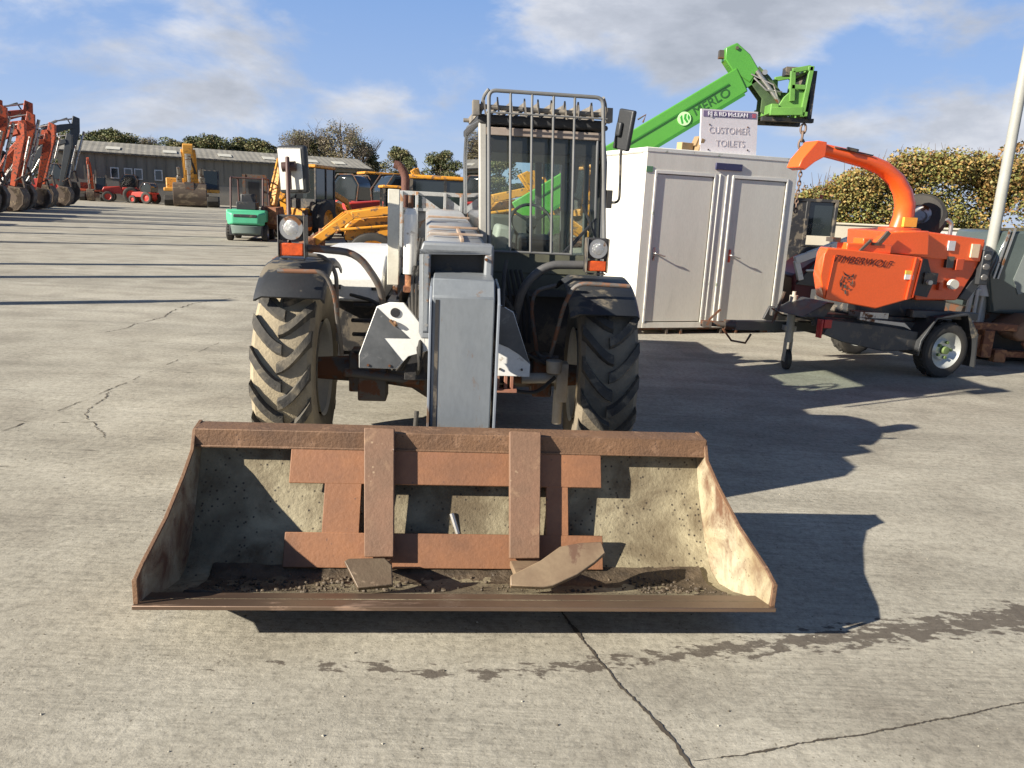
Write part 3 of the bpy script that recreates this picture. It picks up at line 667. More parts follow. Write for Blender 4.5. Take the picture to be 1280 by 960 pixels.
mb = MB(); mb.bb(U0-.005, U1-.02, F0-.01, F1-.05, 2.10, 2.165); mb.bb(U0+.03, U1-.05, F0+.05, F1-.1, 1.93, 2.10); lean(mb.build('cab_roof', mat('headliner', (.035, .035, .036), .7), cabf, bevel=.02, seg=3))
mb = MB(); mb.bb(U0+.03, U1-.05, F0-.03, F0+.012, 1.14, 1.275); mb.bb(U0+.03, U1-.05, F0-.02, F0+.012, .98, 1.14); lean(mb.build('front_panel', mat('panel_olive', (.10, .10, .065), .6, c2=(.05, .05, .04), amt=.9), cabf, bevel=.004))
gl = glass('cab_glass', (.80, .93, .88), .91)
mb = MB()
mb.quad((U0+.06, F0+.015, 1.27), (U1-.05, F0+.015, 1.27), (U1-.05, F0+.015, 2.04), (U0+.06, F0+.015, 2.04)); lean(mb.build('windscreen', gl, cabf, smooth=0))
mb = MB(); mb.quad((U0+.01, F0+.06, 1.1), (U0+.01, F1-.02, 1.1), (U0+.01, F1-.04, 2.1), (U0+.01, F0+.06, 2.1))
mb.quad((U1-.01, F0+.06, 1.1), (U1-.01, F1-.02, 1.1), (U1-.01, F1-.04, 2.1), (U1-.01, F0+.06, 2.1)); sep(lean(mb.build('side_window', glass('side_glass', (.84, .90, .87), .95), cabf, smooth=0)))
mb = MB(); mb.quad((U0+.06, F1-.02, 1.12), (U1-.06, F1-.02, 1.12), (U1-.06, F1-.02, 1.98), (U0+.06, F1-.02, 1.98)); lean(mb.build('rear_window', glass('rear_glass', (.88, .95, .93), .95), cabf, smooth=0))
mb = MB()                                                       # seat, console, steering column
mb.box((.50, 3.72, 1.22), (.44, .42, .12)); mb.box((.50, 3.95, 1.36), (.40, .10, .30), Matrix.Rotation(R(-8), 3, 'X'))
lean(mb.build('seat', mat('seat_cloth', (.08, .08, .078), .9), cabf, bevel=.03, seg=3))
mb = MB(); mb.box((.29, 3.15, 1.30), (.13, .22, .30), Matrix.Rotation(R(12), 3, 'Y')); lean(mb.build('side_console', mat('console_grey', (.34, .33, .30), .6), cabf, bevel=.03, seg=3))
mb = MB(); mb.prism([(.40, 3.02, 1.05), (.40, 2.92, 1.36), (.40, 3.14, 1.40), (.40, 3.30, 1.05)], (.24, 0, 0)); lean(mb.build('dashboard', black_plastic, cabf, bevel=.02))
sc_ = V((.525, 3.20, 1.47)); ax = V((0, -.45, .9)).normalized(); e1 = V((1, 0, 0)); e2 = ax.cross(e1)
mb = MB(); mb.tube([sc_+(e1*math.cos(a)+e2*math.sin(a)*-1)*.165 for a in [2*PI*i/36 for i in range(36)]], .013, 8, closed=True)
ax2 = V((0, -.86, .5)).normalized()
mb = MB(); e2 = V((0, .5, .86)).normalized()
mb.tube([sc_+(e1*math.cos(a)+e2*math.sin(a))*.15 for a in [2*PI*i/36 for i in range(36)]], .012, 8, closed=True)
for a in (R(145), R(35), R(270)): mb.beam(sc_, sc_+(e1*math.cos(a)+e2*math.sin(a))*.15, .018, .012, up=ax2)
mb.cyl(sc_-ax2*.02, sc_+ax2*-.3+V((0, .0, -.1)), .028); mb.cyl(sc_+ax2*.012, sc_-ax2*.03, .04)
lean(mb.build('steering_wheel', black_plastic, cabf))
mb = MB(); mb.beam((.83, 2.79, 1.20), (.58, 2.79, 1.03), .012, .012); mb.beam((.50, 2.785, 1.10), (.90, 2.785, 1.53), .012, .01); mb.beam((.54, 2.785, 1.10), (.87, 2.785, 1.49), .008, .01); mb.beam((.80, 2.78, 1.62), (.93, 2.78, 1.33), .016, .012)
lean(mb.build('wiper', black_plastic, cabf))
mb = MB(); mb.beam((.70, 3.9, 1.2), (.70, 3.95, 2.0), .05, .04); mb.beam((.80, 3.0, 1.99), (.78, 3.05, 1.70), .05, .05); mb.beam((.62, 3.3, 1.95), (.62, 3.3, 1.86), .04, .04); mb.beam((.745, 3.95, 2.0), (.745, 3.9, 1.3), .012, .012); lean(mb.build('grab_rail', black_plastic, cabf, bevel=.004))
# guard: bent front frame, five bars, ribs on the roof
mb = MB(); Fg = 2.70; us = [.158, .298, .437, .577, .715]
mb.bend([(.158, Fg, 1.285), (.158, Fg, 2.30), (.90, Fg, 2.295), (.945, Fg, 1.20)], .0125, 10, .05)
mb.bend([(.158, Fg, 2.305), (.13, Fg+.02, 2.27), (.11, Fg+.1, 2.16)], .011, 8, .03); mb.bend([(.90, Fg, 2.295), (.93, Fg+.05, 2.26), (.94, Fg+.1, 2.14)], .011, 8, .03)
for u in us[1:]: mb.cyl((u, Fg, 1.285), (u, Fg, 2.30), .0085, n=8)
mb.cyl((.158, Fg, 1.285), (.715, Fg, 1.285), .0085, n=8); mb.cyl((.145, Fg-.004, 2.165), (.93, Fg-.004, 2.165), .006, n=8)
gd = lean(mb.build('window_guard', bar_m, T))
mb = MB()
mb.cyl((.09, F0-.04, 2.205), (.96, F0-.04, 2.195), .016, n=10); mb.cyl((.09, F1-.2, 2.225), (.96, F1-.2, 2.215), .016, n=10)
for i in range(10):
    u = .135+i*.088; mb.prism([(u, F0-.08, 2.15), (u-.012, F0-.07, 2.265), (u, F0+.02, 2.25), (u, F1-.15, 2.25), (u, F1-.15, 2.20), (u, F0, 2.20)], (.010, 0, 0))
for u in (.08, .955): mb.bb(u-.02, u+.02, F0-.07, F0+.02, 2.15, 2.24)
lean(mb.build('roof_guard', mat('roof_guard_steel', (.12, .11, .10), .6, c2=(.30, .26, .2), amt=.9, scale=9), T))
# small mirror at the cab's right edge
mb = MB(); mb.bend([(.96, 2.8, 1.64), (1.035, 2.74, 1.64), (1.025, 2.72, 1.80), (1.01, 2.70, 1.98), (1.04, 2.70, 2.07)], .009, 8, .05); mb.bb(.955, .99, 2.76, 2.84, 1.60, 1.72)
mb.build('mirror_stalk', black_paint, T)
Mr = Matrix.Translation((1.025, 2.70, 2.105)) @ Matrix.Rotation(R(-62), 4, 'Z') @ Matrix.Rotation(R(10), 4, 'Y')
mb = MB(); mb.box((0, 0, 0), (.15, .035, .255)); mb.box((-.02, -.03, 0), (.05, .03, .09)); xf(mb.build('mirror', black_plastic, T, bevel=.012, seg=3), Mr)

# ================================================================== pallet fork frame lying in the bucket
K = thing('pallet_fork_frame', 'rusty pallet fork frame with two uprights lying inside the telehandler bucket', 'fork frame', (-.13, 2.51, 0), R(5))
B_, T_ = V((0, .42, .165)), V((0, .66, .632)); dU = (T_-B_).normalized(); nU = V((0, -dU.z, dU.y))   # nU faces the viewer
def fp(u, t, o=0): p = B_+dU*t+nU*o; return (u, p.y, p.z)
LU_ = (T_-B_).length
for a, b, c, e in ((-.405, -.285, -.434, -.306), (.193, .320, .188, .326)):
    mb = MB(); mb.prism([fp(a, -.0), fp(b, -.0), fp(e, LU_+.012), fp(c, LU_+.012)], nU*-.045); mb.build('upright', up_rust, K, bevel=.004)
bo = -.062
tb = lambda z: (z-B_.z)/dU.z
for z0_, z1_ in ((.418, .548), (.108, .236)):
    mb = MB(); mb.prism([fp(-.742, tb(z0_)+.02, bo), fp(.60, tb(z0_)+.02, bo), fp(.60, tb(z1_)+.02, bo), fp(-.742, tb(z1_)+.02, bo)], nU*-.018)
    if z0_ > .3:
        for u in (-.62, -.40, .05, .40, .02, -.1, .52): mb.prism([fp(u, tb(z1_)+.018, bo-.003), fp(u+.022, tb(z1_)+.018, bo-.003), fp(u+.016, tb(z1_)+.032, bo-.003), fp(u+.005, tb(z1_)+.032, bo-.003)], nU*-.01)
    mb.build('cross_beam', plate_rust, K, bevel=.003)
for a, b in ((-.592, -.438), (.355, .452)):
    mb = MB(); mb.prism([fp(a, tb(.22)+.02, bo-.002), fp(b, tb(.22)+.02, bo-.002), fp(b, tb(.425)+.02, bo-.002), fp(a, tb(.425)+.02, bo-.002)], nU*-.014); mb.build('web_plate', plate_rust, K, bevel=.002)
tn = (0, .018, -.022)
mb = MB(); mb.prism([(-.397, .123, .185), (-.268, .134, .193), (-.276, .199, .242), (-.306, .223, .259), (-.441, .219, .257), (-.458, .211, .25)], tn)
mb.prism([(-.40, .41, .16), (-.29, .41, .16), (-.31, .215, .235), (-.40, .215, .235)], (0, .004, -.03)); mb.build('fork_tine', tine_m, K, bevel=.004)
mb = MB(); mb.prism([(.174, .134, .193), (.30, .130, .190), (.336, .135, .193), (.435, .172, .221), (.51, .215, .253), (.555, .246, .277), (.544, .286, .307), (.46, .283, .303), (.375, .267, .293), (.296, .219, .257), (.175, .168, .218)], tn)
mb.prism([(.195, .42, .155), (.318, .42, .155), (.318, .20, .235), (.20, .17, .21)], (0, .004, -.03)); mb.build('fork_tine', mat('tine_pale', (.235, .17, .105), .5, c2=(.13, .08, .05), amt=.9, scale=7, spots=(.12, .065, .04), spot_amt=.25), K, bevel=.004)
# ================================================================== helpers for things measured in the yard's own metres
def rebase(root, loc, rz=0):
    """parts were built at yard coordinates: move the thing's empty to its base without moving the parts"""
    M = (Matrix.Translation(loc) @ Matrix.Rotation(rz, 4, 'Z')); Mi = M.inverted()
    done = set()
    def rec(o):
        for ch in [x for x in bpy.data.objects if x.parent == o]:
            if ch.type != 'MESH': ch.matrix_basis = Mi @ ch.matrix_basis; continue
            if ch.data.name not in done: ch.data.transform(Mi); done.add(ch.data.name)
            rec(ch)
    rec(root); root.location = loc; root.rotation_euler = (0, 0, rz); return root
def tyre_part(parent, c, r, w, axis='y', rim_m=None, name='wheel', rr=.58, n=36):
    """wheel part: rim mesh with a tyre child"""
    mb = MB(); mb.lathe([(0, -w*.18), (r*rr*.5, -w*.2), (r*rr*.62, -w*.1), (r*rr*.9, -w*.3), (r*rr, -w*.42), (r*rr, w*.42), (r*rr*.9, w*.3), (r*rr*.6, w*.1), (0, w*.18)], c, axis, n)
    o = mb.build(name, rim_m or steel, parent)
    mb = MB(); mb.lathe([(r*rr*.98, -w*.44), (r*.8, -w*.5), (r*.94, -w*.44), (r, -w*.32), (r, w*.32), (r*.94, w*.44), (r*.8, w*.5), (r*rr*.98, w*.44)], c, axis, n, cap=False)
    k = int(r*2*PI/.09)
    for i in range(k):
        for sd in (-1, 1):
            a = 2*PI*(i+.5*(sd > 0))/k; ca, sa = r*math.cos(a), r*math.sin(a); off = sd*w*.2
            p = {'y': (sa, off, ca), 'x': (off, ca, sa)}[axis]; q = V(c)+V(p)
            dn = V(p).copy(); dn[{'y': 1, 'x': 0}[axis]] = 0
            rot = dn.to_track_quat('Z', 'X').to_matrix()
            mb.box(q, (.03, .03, .02) if r < .4 else (.05, .05, .03), rot)
    mb.build('tyre', rubber, o); return o

# ================================================================== toilet cabin
cab_front = mat('cabin_front_paint', (.66, .635, .56), .5, c2=(.54, .51, .44), amt=.7, scale=2, spots=(.36, .33, .27), spot_amt=.2, spot_scale=3, edge=.4, stretch=(3, 3, .5))
cab_side = mat('cabin_side_panel', (.66, .64, .56), .5, c2=(.62, .59, .50), amt=.5)
cab_trim = mat('cabin_trim', (.66, .65, .60), .45, c2=(.56, .54, .48), amt=.5, spots=(.20, .24, .17), spot_amt=.15)
door_m = mat('cabin_door', (.63, .605, .53), .5, c2=(.55, .525, .455), amt=.7, scale=1.5, spots=(.40, .38, .33), spot_amt=.18, spot_scale=3, edge=.4, stretch=(2, 2, .4))
seal_m = mat('door_seal', (.13, .12, .10), .7)
Q = thing('toilet_cabin', 'pale grey steel site cabin with two plain doors and a board on its roof', 'site cabin', (1.547, 10.0, 0), R(20))
Wc, Dc, Hc, zb = 2.30, 2.1, 2.335, .09
mb = MB(); mb.bb(.02, Wc-.02, .03, Dc, zb+.03, Hc-.03); mb.build('wall', cab_side, Q)
mb = MB(); mb.bb(0, Wc, 0, Dc+.02, Hc-.03, Hc+.02); mb.bb(-.01, Wc+.01, -.012, .02, Hc-.02, Hc+.035); mb.bb(-.012, .01, -.012, Dc+.03, Hc-.02, Hc+.035); mb.build('roof', cab_trim, Q, bevel=.008)
mb = MB(); mb.bb(0, .13, -.004, .10, zb, Hc-.02); mb.bb(Wc-.13, Wc, -.004, .10, zb, Hc-.02); mb.bb(.13, Wc-.13, -.004, .10, 2.10, Hc-.02); mb.bb(.13, Wc-.13, -.01, .10, zb, zb+.07); mb.bb(1.03, 1.28, -.004, .10, zb+.07, 2.10)
mb.build('front_frame', cab_front, Q, bevel=.006)
mb = MB()
for a, b in ((.13, 1.03), (1.28, Wc-.13)):
    mb.bb(a, a+.028, -.016, .03, zb+.07, 2.10); mb.bb(b-.028, b, -.016, .03, zb+.07, 2.10); mb.bb(a+.028, b-.028, -.016, .03, 2.06, 2.10)
mb.bb(1.08, 1.10, -.014, .0, zb+.07, 2.1); mb.bb(1.20, 1.22, -.014, .0, zb+.07, 2.1)
mb.build('door_frame', cab_trim, Q, bevel=.004)
for a, b, hm in ((.158, 1.002, steel), (1.308, Wc-.158, mat('red_backplate', (.45, .06, .03), .4))):
    mb = MB(); mb.bb(a+.012, b-.012, .004, .03, zb+.085, 2.05); dr = mb.build('door', door_m, Q, bevel=.003)
    mb = MB(); mb.bb(a, b, .012, .035, zb+.07, 2.06); mb.bb(b-.014, b-.002, -.004, .02, zb+.07, 2.06); mb.build('door_seal', seal_m, dr)
    mb = MB(); mb.bb(a+.04, a+.075, -.006, .004, .97, 1.14); hd = mb.build('door_handle', hm, dr, bevel=.004)
    mb = MB(); mb.bend([(a+.057, -.0, 1.065), (a+.057, -.05, 1.065), (a+.19, -.05, 1.03), (a+.20, -.05, 1.035)], .010, 8, .02); mb.build('handle_lever', steel, hd)
mb = MB()
for x in (.5, .72, 1.35, 1.6): mb.bb(x, x+.03, .0, .06, .0, zb)
for x, y in ((.1, .1), (2.1, .1), (.1, 1.9), (2.1, 1.9)): mb.bb(x-.06, x+.06, y-.06, y+.06, 0, zb)
mb.bb(0, Wc, .02, .10, zb-.03, zb); sep(mb.build('base_rail', dark_steel, Q))
mb = MB(); mb.bb(1.00, 1.40, -.03, -.004, 2.155, 2.24); mb.build('name_plate', mat('navy_plate', (.035, .035, .09), .4, spots=(.2, .2, .25), spot_amt=.2), Q, bevel=.004)
mb = MB(); mb.bb(.0, .09, -.012, -.004, 2.07, 2.14); mb.build('corner_mark', mat('green_mark', (.10, .22, .12), .7), Q)
# board on the roof
SB = thing('sign_board', 'faded white board with a purple header strip propped on the cabin roof', 'sign', (1.547, 10.0, 0), R(20))
Ms = Matrix.Translation((1.22, .10, 2.63)) @ Matrix.Rotation(R(-2.0), 4, 'Y') @ Matrix.Rotation(R(-4), 4, 'X')
mb = MB(); mb.box((0, 0, 0), (.86, .02, .56)); xf(mb.build('panel', mat('faded_board', (.78, .73, .73), .55, c2=(.68, .63, .62), amt=.7), SB), Ms)
mb = MB(); mb.box((0, -.0125, .225), (.80, .003, .072)); xf(mb.build('header_strip', mat('purple_strip', (.17, .13, .24), .5, c2=(.26, .2, .3), amt=.6), SB), Ms)
mb = MB(); mb.box((.37, -.0145, .225), (.055, .0015, .05)); xf(mb.build('red_badge', mat('red_badge', (.5, .12, .16), .5), SB), Ms)
FX = Matrix.Rotation(R(90), 4, 'X')
text('RJ & RD McLEAN', .072, mat('sign_white', (.8, .78, .8), .5), SB, Ms @ Matrix.Translation((-.03, -.0165, .222)) @ FX, bold=.0015, sx=1.16)
text('CUSTOMER', .115, mat('faded_letters', (.62, .56, .55), .6), SB, Ms @ Matrix.Translation((0, -.0125, .02)) @ FX, ext=.001, sx=1.05)
text('TOILETS', .115, mat('faded_letters', (.62, .56, .55), .6), SB, Ms @ Matrix.Translation((.02, -.0125, -.14)) @ FX, ext=.001, sx=1.05)
mb = MB()
for x, z in ((-.30, .09), (.28, .08), (-.31, -.22), (.29, -.21)): mb.cyl((x, -.016, z), (x, -.009, z), .010, n=10)
xf(mb.build('screw', dark_steel, SB), Ms)
mb = MB(); mb.box((.66, .22, 2.425), (.20, .10, .10), Matrix.Rotation(.2, 3, 'Z')); o = mb.build('brick', mat('buff_brick', (.42, .28, .14), .85, bump=.5), None, bevel=.006); o.location = (1.547, 10.0, 0); o.rotation_euler = (0, 0, R(20))
tag(o, 'buff brick lying on the cabin roof left of the board', 'brick')
mb = MB(); mb.box((.82, .16, 2.45), (.05, .16, .16), Matrix.Rotation(.25, 3, 'Y')); mb.box((.80, .2, 2.50), (.03, .12, .13), Matrix.Rotation(.4, 3, 'Y')); o = mb.build('timber_wedge', mat('old_timber', (.28, .19, .10), .9), None, bevel=.003); o.location = (1.547, 10.0, 0); o.rotation_euler = (0, 0, R(20))
tag(o, 'brown timber wedge between the brick and the roof board', 'wood block')

# ================================================================== green telehandler whose boom rises behind the cabin
G = thing('green_telehandler', 'bright green telehandler behind the cabin, its boom raised high with a chain', 'telehandler', (0, 0, 0))
gd_ = mat('green_dark_parts', (.035, .06, .03), .6, c2=(.12, .2, .06), amt=.7)
Yg = 13.0
ax_ = V((3.29, 0, 2.13)).normalized(); nx_ = V((-ax_.z, 0, ax_.x))
def gp(t, n, y=0): p = V((0.0, Yg+y, 1.48))+ax_*t+nx_*n; return tuple(p)
mb = MB()
mb.loft([[gp(-.05, -.24, -.17), gp(-.05, .20, -.17), gp(-.05, .20, .17), gp(-.05, -.24, .17)], [gp(4.02, -.20, -.16), gp(4.02, .20, -.16), gp(4.02, .20, .16), gp(4.02, -.20, .16)]])
gb = mb.build('outer_boom', green_paint, G, bevel=.02, seg=3)
mb = MB(); mb.loft([[gp(3.9, -.15, -.13), gp(3.9, .15, -.13), gp(3.9, .15, .13), gp(3.9, -.15, .13)], [gp(4.28, -.15, -.13), gp(4.28, .15, -.13), gp(4.28, .15, .13), gp(4.28, -.15, .13)]]); mb.build('inner_boom', green_paint, gb, bevel=.01)
mb = MB(); mb.beam(gp(.2, .05, -.178), gp(3.8, .05, -.170), .02, .02); mb.beam(gp(.2, -.235, -.17), gp(3.95, -.21, -.16), .03, .05); mb.build('boom_seam', mat('green_dark_strip', (.03, .16, .02), .5), gb)  # darker green strips along the boom side and lower edge
mb = MB()
mb.prism([(3.22, Yg-.14, 3.78), (3.08, Yg-.14, 3.95), (3.07, Yg-.14, 4.12), (3.24, Yg-.14, 4.20), (3.46, Yg-.14, 4.04), (3.62, Yg-.14, 3.83), (3.50, Yg-.14, 3.62)], (0, .28, 0))
mb.build('boom_nose', green_paint, gb, bevel=.015)
mb = MB(); mb.cyl((3.24, Yg-.17, 4.12), (3.24, Yg+.17, 4.12), .025); mb.bb(3.00, 3.10, Yg-.05, Yg+.05, 3.98, 4.10); mb.tube([gp(2.4, .22), gp(2.5, .30), gp(2.35, .30)], .014, 8); mb.build('nose_pin', dark_steel, gb)
mb = MB()                                                       # dark link plates and ram down to the carriage
mb.prism([(3.52, Yg-.13, 3.62), (3.62, Yg-.13, 3.88), (3.80, Yg-.13, 3.74), (4.10, Yg-.13, 3.42), (4.20, Yg-.13, 3.16), (3.86, Yg-.13, 3.12), (3.72, Yg-.13, 3.2), (3.72, Yg-.13, 3.4)], (0, .03, 0))
mb.prism([(3.52, Yg+.10, 3.62), (3.62, Yg+.10, 3.88), (3.80, Yg+.10, 3.74), (4.10, Yg+.10, 3.42), (4.20, Yg+.10, 3.16), (3.86, Yg+.10, 3.12), (3.72, Yg+.10, 3.2), (3.72, Yg+.10, 3.4)], (0, .03, 0))
mb.beam((3.62, Yg, 3.78), (4.05, Yg, 3.40), .10, .14)
gl_ = mb.build('link_plate', gd_, G, bevel=.006)
mb = MB(); mb.cyl((3.58, Yg-.17, 3.80), (3.98, Yg-.17, 3.36), .035); mb.cyl((3.98, Yg-.17, 3.36), (4.1, Yg-.17, 3.24), .02); mb.tube([(3.55, Yg-.16, 3.7), (3.75, Yg-.2, 3.52), (4.0, Yg-.2, 3.5)], .014, 6); mb.tube([(3.5, Yg-.16, 3.75), (3.85, Yg-.22, 3.6), (4.0, Yg-.18, 3.3)], .012, 6); mb.cyl((3.70, Yg-.2, 3.78), (3.76, Yg+.2, 3.78), .04); mb.build('tilt_ram', steel, gl_)
mb = MB()                                                       # green carriage seen from its side and back
for y in (-.42, .42):
    mb.beam((4.28, Yg+y, 3.12), (4.34, Yg+y, 3.86), .06, .07, up=(1, 0, 0)); mb.beam((3.78, Yg+y, 3.18), (4.28, Yg+y, 3.20), .07, .12); mb.beam((4.10, Yg+y, 3.34), (4.06, Yg+y, 3.78), .05, .08, up=(1, 0, 0)); mb.beam((4.05, Yg+y, 3.78), (4.32, Yg+y, 3.84), .05, .07)
    mb.beam((4.06, Yg+y, 3.55), (4.30, Yg+y, 3.55), .05, .07)
for z in (3.16, 3.82): mb.beam((4.32, Yg-.45, z), (4.32, Yg+.45, z), .08, .07)
for y in (-.40, .34): mb.prism([(3.86, Yg+y, 3.18), (4.28, Yg+y, 3.20), (4.30, Yg+y, 3.50), (4.10, Yg+y, 3.52), (3.98, Yg+y, 3.40)], (0, .05, 0))
mb.bb(4.22, 4.30, Yg-.38, Yg+.38, 3.2, 3.55)
for z in (3.22,): mb.beam((3.84, Yg-.45, z), (3.84, Yg+.45, z), .12, .14)
gc = mb.build('carriage', mat('green_light', (.13, .30, .055), .5, c2=(.06, .16, .03), amt=.7), G, bevel=.008)
mb = MB(); mb.bb(3.70, 4.5, Yg-.35, Yg-.25, 3.05, 3.11); mb.bb(3.70, 4.5, Yg+.25, Yg+.35, 3.05, 3.11); mb.bb(4.38, 4.44, Yg-.4, Yg+.4, 3.1, 3.8); mb.bb(4.0, 4.2, Yg-.3, Yg-.1, 3.74, 3.86); mb.build('fork_shank', black_paint, gc)
mb = MB(); mb.cyl(gp(2.42, 0, -.175), gp(2.42, 0, -.160), .001)
mb = MB(); mb.lathe([(0, -.185), (.105, -.185), (.105, -.165)], (gp(2.96, -.06)[0], Yg+.0, gp(2.96, -.06)[2]), 'y', 32); mk = mb.build('badge', mat('badge_pale', (.45, .75, .35), .5), gb)
bc = V((gp(2.96, -.06)[0], Yg-.188, gp(2.96, -.06)[2]))
mb = MB()
for pts in ([(-.075, -.05), (-.05, .05), (-.01, .07), (-.03, .02), (-.045, -.05)], [(.0, -.075), (-.01, .0), (.03, .055), (.06, .05), (.025, .0), (.03, -.07)], [(.045, -.06), (.05, -.01), (.08, .03), (.085, -.02)]):
    mb.prism([bc+ax_*a*1.0+nx_*b for a, b in pts], (0, -.003, 0))
mb.build('badge_mark', mat('badge_green', (.03, .28, .03), .5), mk)
text('MERLO', .19, mat('boom_letters', (.02, .09, .02), .5), gb, frame(gp(3.45, -.055, -.166), ax_, nx_), sx=1.05, ext=.003)
mb = MB()
mb.bb(.2, 3.6, Yg-.35, Yg+.55, .55, .95); mb.bb(.15, .9, Yg-.3, Yg+.5, .7, 1.45); mb.build('chassis', gd_, G, bevel=.04)
mb = MB(); mb.bb(1.4, 2.7, Yg+.55, Yg+1.35, .6, 2.0); mb.build('cab', dark_glass, G, bevel=.06)
for x in (.8, 3.2):
    for y in (-.75, 1.1): tyre_part(G, (x, Yg+y, .6), .6, .42, 'y', cream)
rebase(G, (1.8, Yg, 0))
CH = thing('lifting_chain', 'rusty steel chain hanging from the green carriage beside the cabin', 'chain', (4.37, Yg-.30, 0))
chm = mat('chain_rust', (.14, .075, .045), .7, .3, c2=(.3, .24, .2), amt=.7)
for strand, (dx, z0_, z1_) in enumerate(((0, 2.96, 2.55), (-.05, 2.55, 1.5), (.045, 2.55, 1.7))):
    mb = MB(); z = z0_; i = 0
    s_ = .075 if strand == 0 else .045
    while z > z1_:
        c_ = V((dx, 0, z)); e = V((1, 0, 0)) if i % 2 == 0 else V((.3, 1, 0)).normalized()
        mb.tube([c_+e*math.cos(a)*s_*.55+V((0, 0, 1))*math.sin(a)*s_ for a in [2*PI*k/12 for k in range(12)]], s_*.24, 6, closed=True); z -= s_*1.55; i += 1
    mb.build('chain_strand', chm, CH)

# ================================================================== orange wood chipper on its trailer
W = thing('wood_chipper', 'bright orange wood chipper with a curved discharge chute on a black road trailer', 'wood chipper', (0, 0, 0))
orange_b = mat('orange_bright', (.84, .115, .015), .38, c2=(.78, .10, .015), amt=.5, coat=.3)
def yp(pts, y): return [(x, y, z) for x, z in pts]
mb = MB()
hop = [(3.13, 1.25), (3.16, 1.315), (3.30, 1.312), (4.13, 1.265), (4.10, .84), (3.74, .715), (3.19, .79), (3.12, 1.02)]
mb.loft([yp(hop, 8.0), [(x*.88+.50, 8.28, .02+z*.985) for x, z in hop]])
hp = mb.build('infeed_hopper', orange_b, W, bevel=.012, seg=3)
mb = MB(); mb.beam((3.235, 7.994, 1.24), (3.20, 7.994, .80), .004, .008, up=(0, 1, 0)); mb.beam((4.065, 7.994, 1.262), (4.03, 7.994, .83), .012, .03, up=(0, 1, 0)); mb.beam((4.128, 7.994, 1.25), (4.095, 7.994, .85), .012, .012, up=(0, 1, 0)); sep(mb.build('panel_edge', mat('orange_deep', (.55, .06, .012), .45), hp))
text('TIMBERWOLF', .098, mat('dark_red_letters', (.09, .012, .008), .5), hp, frame((3.52, 7.995, 1.195), (1, 0, -.062), (0, 0, 1)), shear=.4, sx=1.0, ext=.001)
# wolf head mark: separate dark strokes
mb = MB(); wc = V((3.40, 7.996, .985))
for st_ in ([(-.055, .10), (-.02, .07), (.02, .065), (.045, .075), (.0, .055), (-.03, .06)], [(.035, .055), (.065, .085), (.05, .035)], [(-.05, .06), (-.075, -.01), (-.06, .0), (-.045, .045)], [(-.075, -.015), (-.06, -.07), (-.045, -.03), (-.06, -.01)],
            [(-.04, .0), (-.02, .005), (-.03, -.015)], [(.01, .0), (.035, .01), (.02, -.012)], [(-.03, -.04), (-.005, -.03), (.0, -.07), (-.02, -.07)], [(.03, -.03), (.055, -.05), (.04, -.02)], [(.055, .02), (.065, -.02), (.055, -.04), (.05, -.01)], [(-.015, -.10), (.0, -.085), (.01, -.125), (-.005, -.135)],
            [(.02, -.07), (.045, -.065), (.025, -.085)], [(-.06, -.08), (-.03, -.085), (-.02, -.10)], [(.0, .04), (.03, .045), (.025, .03), (.005, .028)], [(-.03, .04), (-.01, .04), (-.02, .022)]):
    mb.prism([wc+V((a, 0, b)) for a, b in st_], (0, -.003, 0))
mb.build('wolf_mark', black_paint, hp)
for a, b, c_, e_, m_ in ((3.985, 4.07, 1.085, 1.125, mat('sticker_yellow', (.8, .5, .08), .5)), (3.985, 4.07, 1.035, 1.084, mat('sticker_white', (.75, .74, .7), .5))):
    mb = MB(); mb.bb(a, b, 7.992, 8.0, c_, e_); mb.build('sticker', m_, hp)
mb = MB(); mb.bb(3.34, 3.80, 8.05, 8.2, 1.28, 1.375); mb.bb(3.75, 4.2, 8.25, 8.7, .85, 1.30); mb.bb(3.50, 3.60, 8.05, 8.2, 1.36, 1.43)
mb.prism(yp([(3.62, 1.28), (3.86, 1.50), (4.24, 1.53), (4.27, 1.28)], 8.15), (0, .12, 0))
mb.build('feed_housing', orange_b, W, bevel=.01)
mb = MB(); mb.beam((3.48, 8.04, 1.29), (3.58, 8.04, 1.41), .02, .02); mb.beam((3.70, 8.1, 1.36), (3.80, 8.1, 1.50), .03, .04); mb.bb(3.60, 3.70, 8.04, 8.1, 1.36, 1.39); mb.bb(3.24, 3.32, 8.1, 8.2, 1.375, 1.42); sep(mb.build('control_bar', dark_steel, W))
mb = MB()
mb.prism(yp([(3.86, 1.505), (4.20, 1.53), (4.84, 1.475), (4.90, 1.44), (4.89, 1.30), (4.82, 1.09), (4.70, .82), (4.27, .80), (4.20, 1.0), (4.12, 1.26), (3.88, 1.29)], 8.25), (.26, .95, 0))
eb = mb.build('engine_housing', orange_paint, W, bevel=.015, seg=3)
mb = MB(); mb.prism(yp([(3.84, 1.50), (4.17, 1.52), (4.86, 1.47), (4.85, 1.24), (4.35, 1.25), (3.86, 1.29)], 8.22), (0, .03, 0)); mb.build('side_cover', orange_b, eb, bevel=.006)
mb = MB(); mb.prism(yp([(4.15, 1.24), (4.30, 1.24), (4.40, 1.0), (4.36, .84), (4.2, .86), (4.14, 1.0)], 8.22), (0, .03, 0)); mb.bb(4.50, 4.57, 8.21, 8.25, 1.16, 1.28); mb.bb(4.28, 4.42, 8.20, 8.25, .98, 1.10); mb.build('engine_recess', black_paint, eb)
